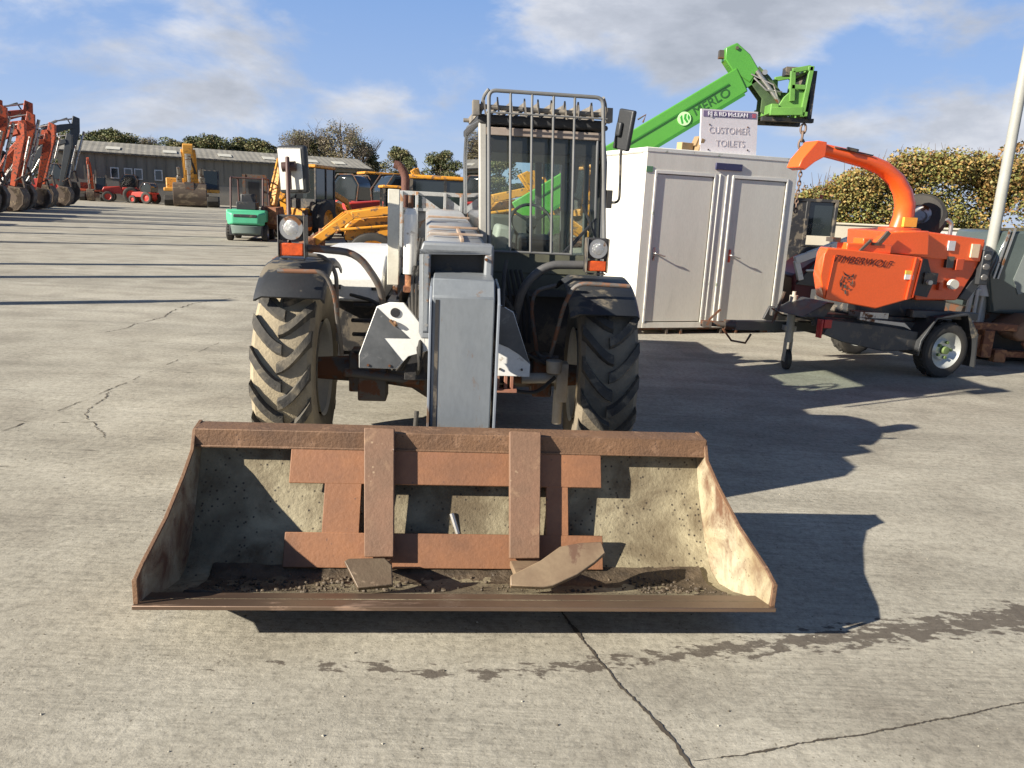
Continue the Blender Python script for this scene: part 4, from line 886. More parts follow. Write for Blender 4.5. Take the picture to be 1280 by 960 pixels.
for a, b, c_, e_, m_ in ((3.93, 4.05, 1.335, 1.46, mat('sticker_white', (.75, .74, .7), .5)), (4.48, 4.55, 1.34, 1.44, mat('sticker_grey', (.6, .58, .58), .5)), (4.73, 4.81, 1.28, 1.42, mat('sticker_buff', (.75, .55, .35), .5)), (4.29, 4.34, 1.03, 1.06, mat('sticker_yellow', (.8, .5, .08), .5))):
    mb = MB(); mb.bb(a, b, 8.205, 8.22, c_, e_); mb.build('sticker', m_, eb)
mb = MB(); mb.bb(4.0, 4.045, 8.202, 8.205, 1.41, 1.455); mb.build('sticker', mat('sticker_red', (.4, .03, .08), .5), eb)
mb = MB(); mb.lathe([(0, -.03), (.05, -.03), (.055, 0)], (4.60, 8.22, .99), 'y', 20); mb.lathe([(0, -.03), (.025, -.03), (.025, 0)], (4.33, 8.2, 1.0), 'y', 14); sep(mb.build('filler_cap', cream, eb))
mb = MB(); mb.bb(4.60, 4.68, 8.21, 8.25, 1.14, 1.26); mb.bb(4.46, 4.50, 8.21, 8.25, .92, 1.0); mb.build('catch', mat('red_catch', (.5, .07, .02), .5), eb, bevel=.005)
mb = MB(); mb.bb(4.86, 4.95, 8.2, 8.45, 1.0, 1.36); mb.prism(yp([(4.72, .84), (4.88, 1.12), (4.92, 1.0), (4.82, .82)], 8.25), (0, .9, 0)); lb = mb.build('lamp_board', black_plastic, W, bevel=.01)
for z in (1.29, 1.19, 1.08):
    mb = MB(); mb.lathe([(0, -.012), (.03, -.01), (.034, 0)], (4.905, 8.2, z), 'y', 16); mb.build('rear_lamp', mat('smoke_lens', (.16, .15, .14), .15), lb)
# discharge chute
cp = [(4.19, 8.7, 1.53), (4.215, 8.7, 1.66), (4.21, 8.7, 1.80), (4.16, 8.7, 1.93), (4.06, 8.7, 2.06), (3.90, 8.7, 2.17), (3.70, 8.7, 2.235), (3.45, 8.7, 2.285), (3.22, 8.7, 2.325), (3.10, 8.7, 2.315)]
secs = []
for i, p in enumerate(cp):
    a = V(cp[max(0, i-1)]); b = V(cp[min(len(cp)-1, i+1)]); t = (b-a).normalized(); n_ = V((-t.z, 0, t.x)); h = .098-.034*i/9; ww = .10-.02*i/9
    if i >= 8: h = .066
    c_ = V(p); secs.append([c_+n_*h*math.cos(k)+V((0, 1, 0))*ww*math.sin(k) for k in [2*PI*j/12+PI/12 for j in range(12)]])
mb = MB(); mb.loft(secs); ch = mb.build('discharge_chute', orange_b, W, smooth=50)
mb = MB(); mb.prism(yp([(3.20, 2.40), (3.10, 2.41), (2.96, 2.22), (2.93, 2.13), (3.0, 2.10), (3.10, 2.19), (3.20, 2.25)], 8.6), (0, .2, 0)); mb.build('chute_flap', orange_b, ch, bevel=.008)
mb = MB(); mb.beam((3.30, 8.62, 2.352), (3.72, 8.62, 2.285), .012, .014); mb.beam((3.42, 8.60, 2.345), (3.54, 8.60, 2.325), .02, .03); mb.build('chute_rod', black_paint, ch)
mb = MB(); mb.bb(4.13, 4.27, 8.57, 8.60, 1.56, 1.66); mb.build('warning_sticker', mat('sticker_amber', (.85, .42, .05), .5), ch)
mb = MB(); mb.lathe([(.17, 0), (.19, .01), (.19, .04), (.15, .05)], (4.19, 8.7, 1.50), 'z', 24); mb.build('chute_collar', mat('red_catch', (.5, .07, .02), .5), ch)
# spare wheel leaning on top
sw = thing_part('spare_wheel', W, (4.53, 8.95, 1.66)); sw.rotation_euler = (R(62), 0, R(-30))
mb = MB(); mb.lathe([(.12, -.09), (.15, -.1), (.23, -.10), (.27, -.07), (.285, 0), (.27, .07), (.23, .10), (.15, .1), (.12, .09)], (0, 0, 0), 'z', 36, cap=False); mb.build('tyre', rubber, sw)
mb = MB(); mb.lathe([(0, .05), (.06, .055), (.08, .03), (.13, .05), (.145, .085)], (0, 0, 0), 'z', 30, cap=False); mb.build('rim', steel, sw)
mb = MB(); mb.bend([(4.70, 8.6, 1.48), (4.70, 8.6, 1.62), (4.64, 8.6, 1.66)], .02, 10, .04); mb.build('exhaust_pipe', steel, W)
# trailer frame
fr_ = mat('trailer_black', (.03, .032, .034), .5, c2=(.08, .075, .07), amt=.7, spots=(.13, .11, .085), spot_amt=.25)
mb = MB()
mb.prism(yp([(3.36, .56), (3.97, .52), (4.30, .475), (4.32, .28), (3.97, .245), (3.50, .33), (3.30, .40)], 8.15), (0, .03, 0))
mb.prism(yp([(3.36, .56), (3.97, .52), (4.30, .475), (4.32, .28), (3.97, .245), (3.50, .33), (3.30, .40)], 9.15), (0, .03, 0))
mb.bb(3.35, 4.9, 8.35, 9.05, .50, .60); mb.bb(3.3, 4.9, 8.3, 8.36, .46, .56); mb.bb(3.3, 4.9, 9.0, 9.06, .46, .56); mb.bb(3.7, 4.75, 8.4, 9.0, .60, .80); mb.bb(4.25, 4.95, 8.2, 8.3, .62, .70)
mb.prism(yp([(3.12, .56), (3.38, .73), (3.45, .73), (3.36, .56)], 8.25), (0, .5, 0)); 
mb.build('trailer_frame', fr_, W, bevel=.008)
mb = MB(); mb.beam((2.28, 8.10, .46), (3.60, 8.53, .44), .09, .10); mb.beam((2.8, 8.30, .40), (3.5, 8.75, .42), .06, .06)
db = mb.build('drawbar', mat('drawbar_grey', (.09, .09, .08), .55, c2=(.15, .14, .11), amt=.8), W, bevel=.006)
mb = MB(); mb.cyl((2.22, 8.10, .46), (2.33, 8.10, .46), .055); mb.cyl((2.02, 8.10, .47), (2.22, 8.10, .46), .03); mb.bb(1.98, 2.07, 8.04, 8.16, .43, .49); mb.beam((2.05, 8.10, .50), (2.16, 8.10, .62), .02, .02); mb.beam((2.72, 8.08, .5), (2.80, 8.08, .84), .035, .02); mb.beam((2.80, 8.08, .60), (2.69, 8.08, .66), .015, .015); mb.tube([(2.2, 8.08, .42), (2.3, 8.06, .30), (2.45, 8.06, .28), (2.5, 8.06, .38)], .012, 6); sep(mb.build('coupling', dark_steel, db))
mb = MB(); mb.cyl((2.94, 8.16, .30), (2.935, 8.16, .80), .042); mb.cyl((2.975, 8.16, .66), (2.9, 8.16, .66), .04); mb.cyl((2.935, 8.16, .80), (2.935, 8.16, .84), .02); mb.bb(2.88, 3.0, 8.14, 8.34, .42, .47)
for x in (2.905, 2.965): mb.bb(x, x+.01, 8.12, 8.2, .09, .34)
jk = mb.build('jockey_leg', mat('galvanised_dirty', (.46, .43, .36), .6, c2=(.25, .21, .16), amt=.8), W)
mb = MB(); mb.lathe([(0, -.03), (.08, -.03), (.11, -.02), (.11, .02), (.08, .03), (0, .03)], (2.945, 8.16, .11), 'x', 20); mb.build('jockey_wheel', rubber, jk)
mb = MB(); mb.bb(3.28, 3.36, 8.13, 8.15, .47, .56); mb.bb(3.25, 3.27, 8.13, 8.2, .36, .56); mb.build('marker_lamp', red_lens, W, bevel=.004)
mb = MB(); mb.prism(yp([(3.62, .60), (4.10, .57), (4.18, .50), (4.10, .53), (3.62, .58)], 8.1), (0, .04, 0)); mb.bb(3.65, 3.95, 8.14, 8.3, .60, .66); mb.build('side_step', steel, W)
PSI = R(18); nW = V((-math.sin(PSI), math.cos(PSI))); P0 = V((4.57, 8.10))
def squared(p, ym):
    """the body stands turned by PSI on the yard: put a point measured at depth ym onto the turned side plane"""
    q = ((ym-8.15)+nW.dot(P0))/(nW.x*p.x/ym+nW.y); o = p.y-ym
    return V((p.x/ym*q+nW.x*o, q+nW.y*o, 1.6+(p.z-1.6)*q/ym))
depth_of = {'infeed_hopper': 8.0, 'panel_edge': 8.0, 'wolf_mark': 8.0, 'feed_housing': 8.15, 'control_bar': 8.1, 'engine_housing': 8.25, 'lamp_board': 8.25, 'rear_lamp': 8.25, 'discharge_chute': 8.7, 'chute_flap': 8.7, 'chute_rod': 8.7, 'warning_sticker': 8.7, 'chute_collar': 8.7, 'exhaust_pipe': 8.6, 'trailer_frame': 8.15, 'marker_lamp': 8.15, 'side_step': 8.15}
def square_up(o, ym):
    for ch in [x for x in bpy.data.objects if x.parent == o]:
        y2 = depth_of.get(ch.name.split('.')[0], ym)
        if ch.name.split('.')[0] in ('drawbar', 'jockey_leg'): continue
        if ch.type == 'MESH':
            for v_ in ch.data.vertices: v_.co = squared(v_.co, y2)
        else: ch.location = squared(ch.location, 8.9)
        if ch.type == 'MESH': square_up(ch, y2)
square_up(W, 8.15)
WR = Matrix.Translation((4.57, 8.16, 0)) @ Matrix.Rotation(PSI, 4, 'Z')
for y0_ in (0, 1.30):
    mb = MB(); pts = [(-.42, .26), (-.40, .42), (-.24, .66), (.18, .70), (.36, .48), (.40, .12)]
    mb.loft([[(a*k_, y0_+dy, b*(1 if k_ == 1 else .97)) for k_, dy in ((1, -.12), (1, .14), (.94, .14), (.94, -.12))] for a, b in pts])
    xf(mb.build('mudguard', black_plastic, W, bevel=.006), WR)
    o = tyre_part(W, (0, y0_, .30), .30, .19, 'y', mat('trailer_rim', (.55, .56, .52), .4, .5), rr=.66); xf(o, WR)
    for ch_ in [x for x in bpy.data.objects if x.parent == o]: xf(ch_, WR)
    if y0_ == 0:
        mb = MB()
        for k in range(5):
            a = 2*PI*k/5; mb.cyl((.085*math.cos(a), -.065, .30+.085*math.sin(a)), (.085*math.cos(a), -.02, .30+.085*math.sin(a)), .017, n=8)
        mb.lathe([(0, -.09), (.04, -.085), (.045, -.03)], (0, 0, .30), 'y', 16)
        xf(mb.build('hub', mat('hub_green', (.16, .22, .08), .6, .3), o), WR)
mb = MB(); mb.cyl((0, .1, .3), (0, 1.2, .3), .04); mb.bb(-1.1, .2, .25, .31, .50, .56); xf(mb.build('axle', dark_steel, W), WR)
rebase(W, (4.2, 8.8, 0))

# ================================================================== behind the chipper
Kk = thing('skid_steer_loader', 'dark red and black compact loader with a white lift arm behind the chipper', 'loader', (0, 0, 0))
mr = mat('maroon_paint', (.10, .008, .014), .35, c2=(.05, .01, .01), amt=.6)
mb = MB(); mb.prism(yp([(4.2, .25), (4.15, .75), (4.5, 1.02), (6.6, 1.0), (6.6, .25)], 11.7), (0, 1.0, 0)); mb.build('body', mr, Kk, bevel=.04)
mb = MB(); mb.prism(yp([(4.20, .62), (4.52, 1.04), (5.4, 1.02), (5.3, .55)], 11.66), (0, .05, 0)); mb.build('side_panel', mat('loader_grey', (.09, .09, .085), .4), Kk, bevel=.01)
mb = MB(); mb.beam((4.10, 11.55, .98), (5.10, 11.55, 1.42), .10, .11); mb.beam((5.10, 11.55, 1.42), (6.4, 11.55, 1.45), .10, .11); mb.beam((4.12, 11.55, .98), (4.22, 11.55, .70), .08, .08); mb.beam((4.30, 11.6, .84), (5.2, 11.6, .90), .04, .03); mb.build('lift_arm', white_paint, Kk, bevel=.01)
for x in (4.9, 5.9): tyre_part(Kk, (x, 11.6, .38), .38, .28, 'y', mr)
rebase(Kk, (5.2, 12.1, 0))
Ko = thing('mini_excavator', 'small orange and black digger cab showing between cabin and hedge', 'mini excavator', (0, 0, 0))
mb = MB(); mb.prism(yp([(4.35, 1.08), (4.30, 1.80), (4.62, 1.86), (4.72, 1.10)], 14.0), (0, 1.0, 0)); mb.build('body', digger_orange, Ko, bevel=.02)
mb = MB(); mb.bb(4.3, 6.2, 14.0, 15.2, .5, 1.1); mb.build('lower_frame', black_paint, Ko, bevel=.02)
mb = MB(); mb.bb(4.52, 4.66, 13.98, 14.0, 1.50, 1.62); mb.build('data_plate', cream, Ko)
mb = MB(); mb.bb(4.66, 5.62, 14.0, 15.0, 1.88, 1.94); mb.bb(5.56, 5.62, 14.0, 14.06, 1.1, 1.9); mb.bb(5.05, 5.12, 14.0, 14.06, 1.1, 1.9); mb.bb(4.66, 5.1, 14.02, 14.9, 1.0, 1.9); mb.build('cab', black_paint, Ko, bevel=.01)
mb = MB(); mb.bb(5.1, 5.58, 14.06, 14.9, 1.3, 1.88); mb.build('cab_glass', dark_glass, Ko)
mb = MB(); mb.bb(4.2, 6.4, 13.9, 15.2, 0, .5); mb.build('track', rubber, Ko, bevel=.1)
mb = MB(); mb.cyl((5.40, 14.3, 1.94), (5.40, 14.3, 2.02), .03); mb.build('beacon', amber, Ko)
rebase(Ko, (5.2, 14.6, 0))
# machine at the right edge: tinted cab door over a rusty frame
E_ = thing('grey_glass_digger', 'digger cab of grey tinted glass over rusty steelwork at the right edge', 'excavator', (0, 0, 0))
tg = mat('tinted_pane', (.055, .072, .07), .12, c2=(.09, .11, .105), amt=.7, scale=1.5, spec=.7)
mb = MB(); mb.prism(yp([(5.78, .58), (5.66, 1.05), (5.80, 1.56), (6.75, 1.62), (6.9, .58)], 9.35), (0, 1.1, 0)); mb.build('cab', tg, E_, bevel=.03)
mb = MB(); mb.beam((5.76, 9.33, 1.0), (5.86, 9.33, 1.60), .018, .02); mb.beam((5.71, 9.33, 1.0), (5.80, 9.33, 1.58), .018, .02); mb.build('door_rail', steel, E_)
mb = MB(); mb.prism(yp([(5.96, 1.0), (6.04, 1.34), (6.12, 1.36), (6.14, .86), (6.05, .82)], 9.34), (0, .01, 0)); mb.build('pale_patch', mat('pale_pane', (.17, .19, .18), .3), E_)  # paler irregular patch on the pane
mb = MB(); mb.prism(yp([(5.86, .36), (5.90, .48), (6.06, .60), (6.7, .62), (6.7, .32), (5.95, .30)], 9.0), (0, .5, 0)); mb.build('dozer_blade', mat('old_brown', (.20, .11, .06), .75, c2=(.12, .07, .05), amt=.8, bump=.3), E_, bevel=.03)
mb = MB(); mb.bb(5.35, 5.9, 9.0, 9.1, .42, .50); mb.bb(5.50, 5.62, 8.95, 9.1, .10, .42); mb.bb(5.5, 6.9, 9.05, 9.15, .10, .17); mb.bb(5.36, 5.50, 9.0, 9.12, .20, .36); mb.bb(5.66, 5.8, 8.95, 9.05, .05, .2); mb.beam((6.0, 9.0, .30), (6.15, 9.0, .12), .04, .06); mb.build('blade_arm', rust, E_, bevel=.006)
mb = MB(); mb.bb(5.7, 7.6, 9.3, 9.7, .0, .45); mb.bb(5.7, 7.6, 10.3, 10.7, .0, .45); mb.build('track', rubber, E_, bevel=.12, seg=4)
mb = MB(); mb.bb(5.8, 7.5, 9.5, 10.5, .40, .60); mb.build('undercarriage', dark_steel, E_, bevel=.02)
rebase(E_, (6.5, 9.9, 0))
LP = thing('lamp_post', 'tall pale grey tubular pole with a looped foot right of the orange chipper', 'pole', (5.72, 9.5, 0))
mb = MB(); mb.cyl((0, 0, .0), (0, 0, 6.5), .068, .045, n=20); mb.build('pole', mat('pole_grey', (.33, .33, .30), .55, c2=(.26, .26, .23), amt=.8), LP)
mb = MB(); mb.cyl((0, 0, .78), (0, 0, .98), .12, .072, n=20); mb.bend([(-.16, -.02, .45), (-.15, -.02, .85), (-.03, -.02, 1.0)], .03, 10, .08); mb.bend([(-.03, -.05, .45), (-.03, -.06, .82), (-.10, -.06, .86), (-.10, -.06, .45)], .02, 10, .03); mb.build('foot_loop', mat('pole_pale', (.55, .54, .49), .55, c2=(.45, .43, .37), amt=.7), LP)
# ================================================================== boundary wall, hedge
mb = MB(); mb.prism([(3.0, 16.9, 0), (3.0, 16.9, 1.50), (26, 15.6, 1.50), (26, 15.6, 0)], (0, .22, 0)); mb.prism([(3.0, 16.86, 1.50), (3.0, 16.86, 1.54), (26, 15.56, 1.54), (26, 15.56, 1.50)], (0, .30, 0))
tag(mb.build('boundary_wall', mat('cream_render', (.56, .51, .40), .8, c2=(.46, .41, .32), amt=.7, scale=.8), None, bevel=.01), 'low cream rendered wall in front of the autumn hedge', 'wall')
def leaf_mesh(mb, centers, size, n, mats=3, flat=.75, seed=1):
    """centers: (x,y,z,rx,ry,rz,weight) clumps filled with leaf quads"""
    rnd = random.Random(seed); tot = sum(c[6] for c in centers)
    for c in centers:
        cm_ = rnd.randrange(mats)
        for _ in range(int(n*c[6]/tot)):
            while True:
                p = V((rnd.uniform(-1, 1), rnd.uniform(-1, 1), rnd.uniform(-1, 1)))
                if .25 < p.length < 1: break
            p = p*(1+rnd.random()*.15)
            q = V((c[0]+p.x*c[3], c[1]+p.y*c[4], c[2]+p.z*c[5])); s = size*rnd.uniform(.55, 1.3)
            a = V((rnd.gauss(0, 1), rnd.gauss(0, 1), rnd.gauss(0, 1)*flat)).normalized(); b = a.cross(V((rnd.gauss(0, 1), rnd.gauss(0, 1), rnd.gauss(0, 1)))).normalized()
            mb.m = cm_ if rnd.random() < .6 else rnd.randrange(mats)
            mb._f([mb.bm.verts.new(q+a*s*.5), mb.bm.verts.new(q+b*s*.32), mb.bm.verts.new(q-a*s*.5), mb.bm.verts.new(q-b*s*.32)])
def quick(mb, name, m, parent=None):
    me = bpy.data.meshes.new(name); mb.bm.to_mesh(me); mb.bm.free()
    for x in m: me.materials.append(x)
    o = bpy.data.objects.new(name, me); col.objects.link(o); o.parent = parent; return o
def leafmat(name, c, c2):
    m = mat(name, c, .65, c2=c2, amt=.9, scale=.9); b = m.node_tree.nodes['Principled BSDF']
    b.inputs['Transmission Weight'].default_value = 0; b.inputs['Subsurface Weight'].default_value = 0
    return m
aut = [leafmat('leaf_ochre', (.34, .22, .06), (.24, .165, .045)), leafmat('leaf_olive', (.19, .18, .045), (.125, .13, .033)), leafmat('leaf_rust', (.17, .075, .022), (.24, .15, .04)), leafmat('leaf_moss', (.15, .165, .04), (.23, .19, .06))]
rnd = random.Random(5); cl_ = []
for i in range(460):
    x = rnd.uniform(6.0, 22); top = 1.95+1.05*min(1, max(0, (x-6.1)/2.3))**1.2+.25*noise.noise(V((x*1.3, 0, 0)))+.15*noise.noise(V((x*4, 3, 0)))
    z = rnd.uniform(.9, top-.22) if i % 3 else top-.22; cl_.append((x, 17.7+rnd.uniform(-.3, .3)-(x-6)*.05, z, rnd.uniform(.35, .6), .34, rnd.uniform(.28, .42), 1))
HG = thing('autumn_hedge', 'tall bushy hedge with brown and olive autumn leaves behind the cream wall', 'hedge', (0, 0, 0))
mb = MB(); leaf_mesh(mb, cl_, .072, 210000, 4, seed=2); quick(mb, 'foliage', aut, HG)
mb = MB()
for i in range(260):
    x = rnd.uniform(6.2, 21); z = 1.75+.95*min(1, max(0, (x-6.1)/2.0))**.8; y = 17.7-(x-6)*.05+rnd.uniform(-.4, .4)
    q = V((x, y, z)); e = q+V((rnd.uniform(-.2, .2), 0, rnd.uniform(.35, .62))); mb.tube([q, q.lerp(e, .5)+V((rnd.uniform(-.04, .04), 0, 0)), e], [.008, .006, .003], 4)
tag(mb.build('twigs', mat('twig_brown', (.10, .065, .04), .9), HG), kind='stuff')
rebase(HG, (12, 17.8, 0))
H2 = thing('dark_bush', 'rounded dark olive bush showing between cabin corner and the autumn hedge', 'bush', (0, 0, 0))
cl_ = [(rnd.uniform(4.5, 8.8), 21+rnd.uniform(-.5, .5), rnd.uniform(.5, 1.75), .6, .5, .36, 1) for _ in range(40)]
mb = MB(); leaf_mesh(mb, cl_, .13, 9000, 2, seed=3); quick(mb, 'foliage', [aut[3], aut[1]], H2); rebase(H2, (6, 21, 0))
AT = thing('autumn_tree', 'orange leaved tree at the right edge behind the tall pole', 'tree', (12.6, 18.3, 0))
mb = MB(); mb.tube([(0, 0, 0), (.1, 0, 1.5), (-.05, 0, 3.2), (-.3, 0, 4.6)], [.14, .11, .07, .03], 10)
for k in range(7): a = k*.9; mb.tube([(0, 0, 2.4+k*.25), (math.cos(a)*.6, math.sin(a)*.6, 3.1+k*.25), (math.cos(a)*1.1, math.sin(a)*1.0, 3.6+k*.2)], [.05, .03, .012], 6)
mb.build('trunk', mat('bark', (.09, .07, .05), .9, bump=.6, bscale=20), AT)
mb = MB(); leaf_mesh(mb, [(rnd.uniform(-1.0, 1.2), rnd.uniform(-.8, .8), rnd.uniform(3.0, 5.0), .38, .38, .3, 1) for _ in range(26)], .11, 5500, 3, seed=9); quick(mb, 'crown', [aut[0], aut[2], aut[1]], AT)

# ================================================================== the long shed
shed_wall = mat('shed_wall', (.20, .185, .15), .85, c2=(.14, .13, .10), amt=.9, scale=.4, stretch=(5, 5, .3))
roof_m = mat('fibre_cement', (.25, .235, .20), .85, c2=(.17, .16, .13), amt=.9, scale=.5, spots=(.33, .31, .26), spot_amt=.2, spot_scale=1.2)
A = V((-44.2, 75.5, 0)); B = V((-17.0, 88.0, 0)); Lx = (B-A).length; rzs = math.atan2(B.y-A.y, B.x-A.x)
SH = thing('long_shed', 'long low grey farm shed with small windows at the back of the yard', 'shed', tuple(A), rzs)
He, Hr, Ds = 4.62, 5.85, 14
mb = MB(); mb.bb(0, Lx-7.2, 0, .25, 0, He); mb.bb(Lx-.25, Lx, .25, Ds, 0, He); mb.bb(0, .25, .25, Ds, 0, He); mb.prism([(0, .25, He), (0, Ds/2, Hr-.1), (0, Ds, He)], (.25, 0, 0)); mb.prism([(Lx, .25, He), (Lx, Ds/2, Hr-.1), (Lx, Ds, He)], (-.25, 0, 0)); mb.bb(Lx-7.2, Lx, 0, .25, He-.55, He)
mb.build('wall', shed_wall, SH)
mb = MB()
nc = 110
for sgn, y0_ in ((1, -.4), (-1, Ds+.4)):
    secs = []
    for i in range(nc+1):
        x = -.4+(Lx+.8)*i/nc; dz = .018*(i % 2); q = [(x, y0_, He-.1+dz), (x, Ds/2, Hr+dz), (x, Ds/2, Hr+dz-.12), (x, y0_, He-.22+dz)]; secs.append(q)
    mb.loft(secs)
rf = mb.build('roof', roof_m, SH, smooth=0)
for x in (4, 9.2, 14.5, 19.0, 23.5, 26.5):
    mb = MB(); zz_ = lambda y: He-.1+(Hr-He+.1)*(y+.4)/(Ds/2+.4); mb.prism([(x, 1.6, zz_(1.6)+.07), (x+1.3, 1.6, zz_(1.6)+.07), (x+1.3, 3.4, zz_(3.4)+.07), (x, 3.4, zz_(3.4)+.07)], (0, 0, .03)); mb.build('skylight', mat('grp_skylight', (.55, .53, .45), .6), rf)
mb = MB(); mb.beam((-.3, -.45, He-.12), (Lx+.3, -.45, He-.12), .14, .14); mb.build('gutter', black_paint, SH)
mb = MB()
for i in range(int((Lx-7.4)/.9)): mb.bb(.4+i*.9, .48+i*.9, -.05, .0, 2.2, He-.2)
mb.build('cladding_rib', mat('rib_grey', (.15, .14, .115), .85), SH)
mb = MB(); mb.bb(0, Lx-7.2, -.06, -.002, 0, 1.9); mb.build('block_plinth', mat('block_wall', (.27, .245, .20), .9, c2=(.2, .18, .15), amt=.8, scale=.5), SH)
for x in (4.4, 5.6, 6.5, 8.3):
    mb = MB(); mb.bb(x, x+.75, -.12, -.0, 2.15, 3.2); wf = mb.build('window', mat('white_frame', (.6, .6, .57), .6), SH)
    mb = MB(); mb.bb(x+.1, x+.65, -.14, -.10, 2.25, 3.1); mb.build('pane', dark_glass, wf)
for x in (17.2, 19.3): mb = MB(); mb.bb(x, x+1.1, -.12, -.0, 0, 2.5); mb.build('door', mat('shed_door', (.045, .04, .035), .8), SH)
mb = MB(); mb.bb(Lx-7.2, Lx-.3, 1.2, 1.3, 0, He-.5); mb.build('sliding_door', mat('green_sheet', (.03, .045, .028), .8, c2=(.05, .06, .04), amt=.8), SH)
mb = MB(); mb.bb(Lx-7.4, Lx-7.15, -.08, .3, 0, He-.2); mb.build('door_post', mat('white_frame', (.6, .6, .57), .6), SH)
mb = MB(); mb.bb(Lx-1, Lx+2.2, -.6, -.4, He-.9, He-.5); mb.build('eaves_band', red_paint, SH)

# ================================================================== tree line beyond the shed
ever = [leafmat('needle_dark', (.06, .08, .028), (.09, .10, .038)), leafmat('needle_mid', (.10, .12, .04), (.13, .13, .045)), leafmat('needle_brown', (.17, .135, .055), (.13, .12, .045))]
bark_m = mat('bark', (.09, .07, .05), .9)
def tree_proto(seed, bare=False):
    r = random.Random(seed); t = thing('tree', 'tree', 'tree', (0, 0, 0))
    mb = MB(); mb.tube([(0, 0, 0), (.05, 0, 3), (-.1, 0, 7), (0, .1, 10)], [.32, .24, .13, .04], 8)
    tips = []
    for k in range(16 if bare else 9):
        a = r.random()*2*PI; z = r.uniform(2.2, 7.5); l = (9.8-z)*.42+.8; e = V((math.cos(a)*l, math.sin(a)*l, z+l*r.uniform(.6, 1.3))); b_ = V((0, 0, z))
        mb.tube([b_, b_.lerp(e, .5)+V((0, 0, -.2)), e], [.10, .06, .02], 5); tips.append(e)
        if bare:
            for q in range(9):
                s0 = b_.lerp(e, r.uniform(.3, 1)); e2_ = s0+V((r.uniform(-1, 1), r.uniform(-1, 1), r.uniform(.5, 1.8))); mb.tube([s0, e2_], [.035, .008], 4)
                for w_ in range(5): s1 = s0.lerp(e2_, r.random()); mb.tube([s1, s1+V((r.uniform(-.6, .6), r.uniform(-.6, .6), r.uniform(.2, .9)))], [.014, .005], 3)
    mb.build('trunk', bark_m, t)
    cl_ = []
    n = 46
    for i in range(n):
        a = r.random()*2*PI; h = r.random(); rad = math.sin(PI*min(1, h*.78+.18))**.7*3.1*r.uniform(.35, 1)
        cl_.append((math.cos(a)*rad, math.sin(a)*rad, 2.4+h*7.2, r.uniform(.7, 1.25), r.uniform(.7, 1.25), r.uniform(.5, .95), 1))
    mb = MB(); leaf_mesh(mb, cl_, (.17 if bare else .27), (11000 if bare else 15000), 3, seed=seed)
    quick(mb, 'crown', [leafmat('twig_leaf', (.20, .16, .09), (.14, .13, .065)), leafmat('twig_leaf_green', (.13, .14, .055), (.17, .15, .07)), leafmat('twig_grey', (.21, .175, .125), (.15, .12, .08))] if bare else ever, t)
    return t
protos = [tree_proto(11), tree_proto(12), tree_proto(13), tree_proto(21, True), tree_proto(22, True)]
# (px across the photo is only a note; positions are yard metres) x, y, scale, width factor, proto
TL = [(112, 110, .84, 1.2, 2, 'dark tree at the far left behind the excavator arms'), (150, 112, .90, 1.3, 0, 'dark evergreen rising behind the left end of the shed roof'), (172, 108, .88, 1.25, 1, 'rounded dark tree behind the left half of the shed roof'), (202, 116, .84, 1.2, 3, 'thin brownish tree over the shed left of the yellow excavator'), (232, 112, .80, 1.2, 2, 'low tree crown right above the yellow excavator'),
      (258, 112, .86, 1.3, 0, 'dark crown over the shed just right of the yellow excavator'), (285, 112, .90, 1.35, 1, 'broad green tree over the middle of the shed roof'), (315, 116, .88, 1.3, 2, 'low spreading tree above the shed roof over the forklift'), (340, 112, .88, 1.2, 0, 'dark tree crown just left of the big mirror'),
      (385, 110, 1.0, 1.2, 3, 'pale leafless tree right of the big mirror'), (408, 112, .94, 1.1, 1, 'greenish tree between the two tall leafless ones'), (436, 110, 1.12, 1.2, 4, 'tallest leafless tree with a fan of fine twigs'), (462, 114, .88, 1.1, 2, 'brownish tree sloping down beside the shed gable'),
      (506, 96, .76, .95, 0, 'round brown green tree right behind the rusty exhaust pipe'), (555, 96, .74, 1.15, 1, 'round dark tree above the orange roofed backhoe cab'), (625, 100, .74, 1.3, 0, 'dark tree seen through the telehandler cab glass'), (690, 104, .72, 1.4, 2, 'tree hidden mostly behind the cab and cabin'), (80, 116, .84, 1.4, 1, 'dark tree left of the shed behind the excavator arms')]
TL = [((px-640)/960*y*1.015-.012*y, y, s, w_, p, lab) for px, y, s, w_, p, lab in TL]
used_ = {}
for i, (x, y, s, wf_, p, lab) in enumerate(TL):
    o = protos[p] if p not in used_ else copy_tree(protos[p]); used_[p] = 1
    o.location = (x, y, 0); o.scale = (s*wf_, s*wf_, s); o.rotation_euler = (0, 0, i*1.3); tag(o, lab, 'tree', 'trees beyond the long shed')

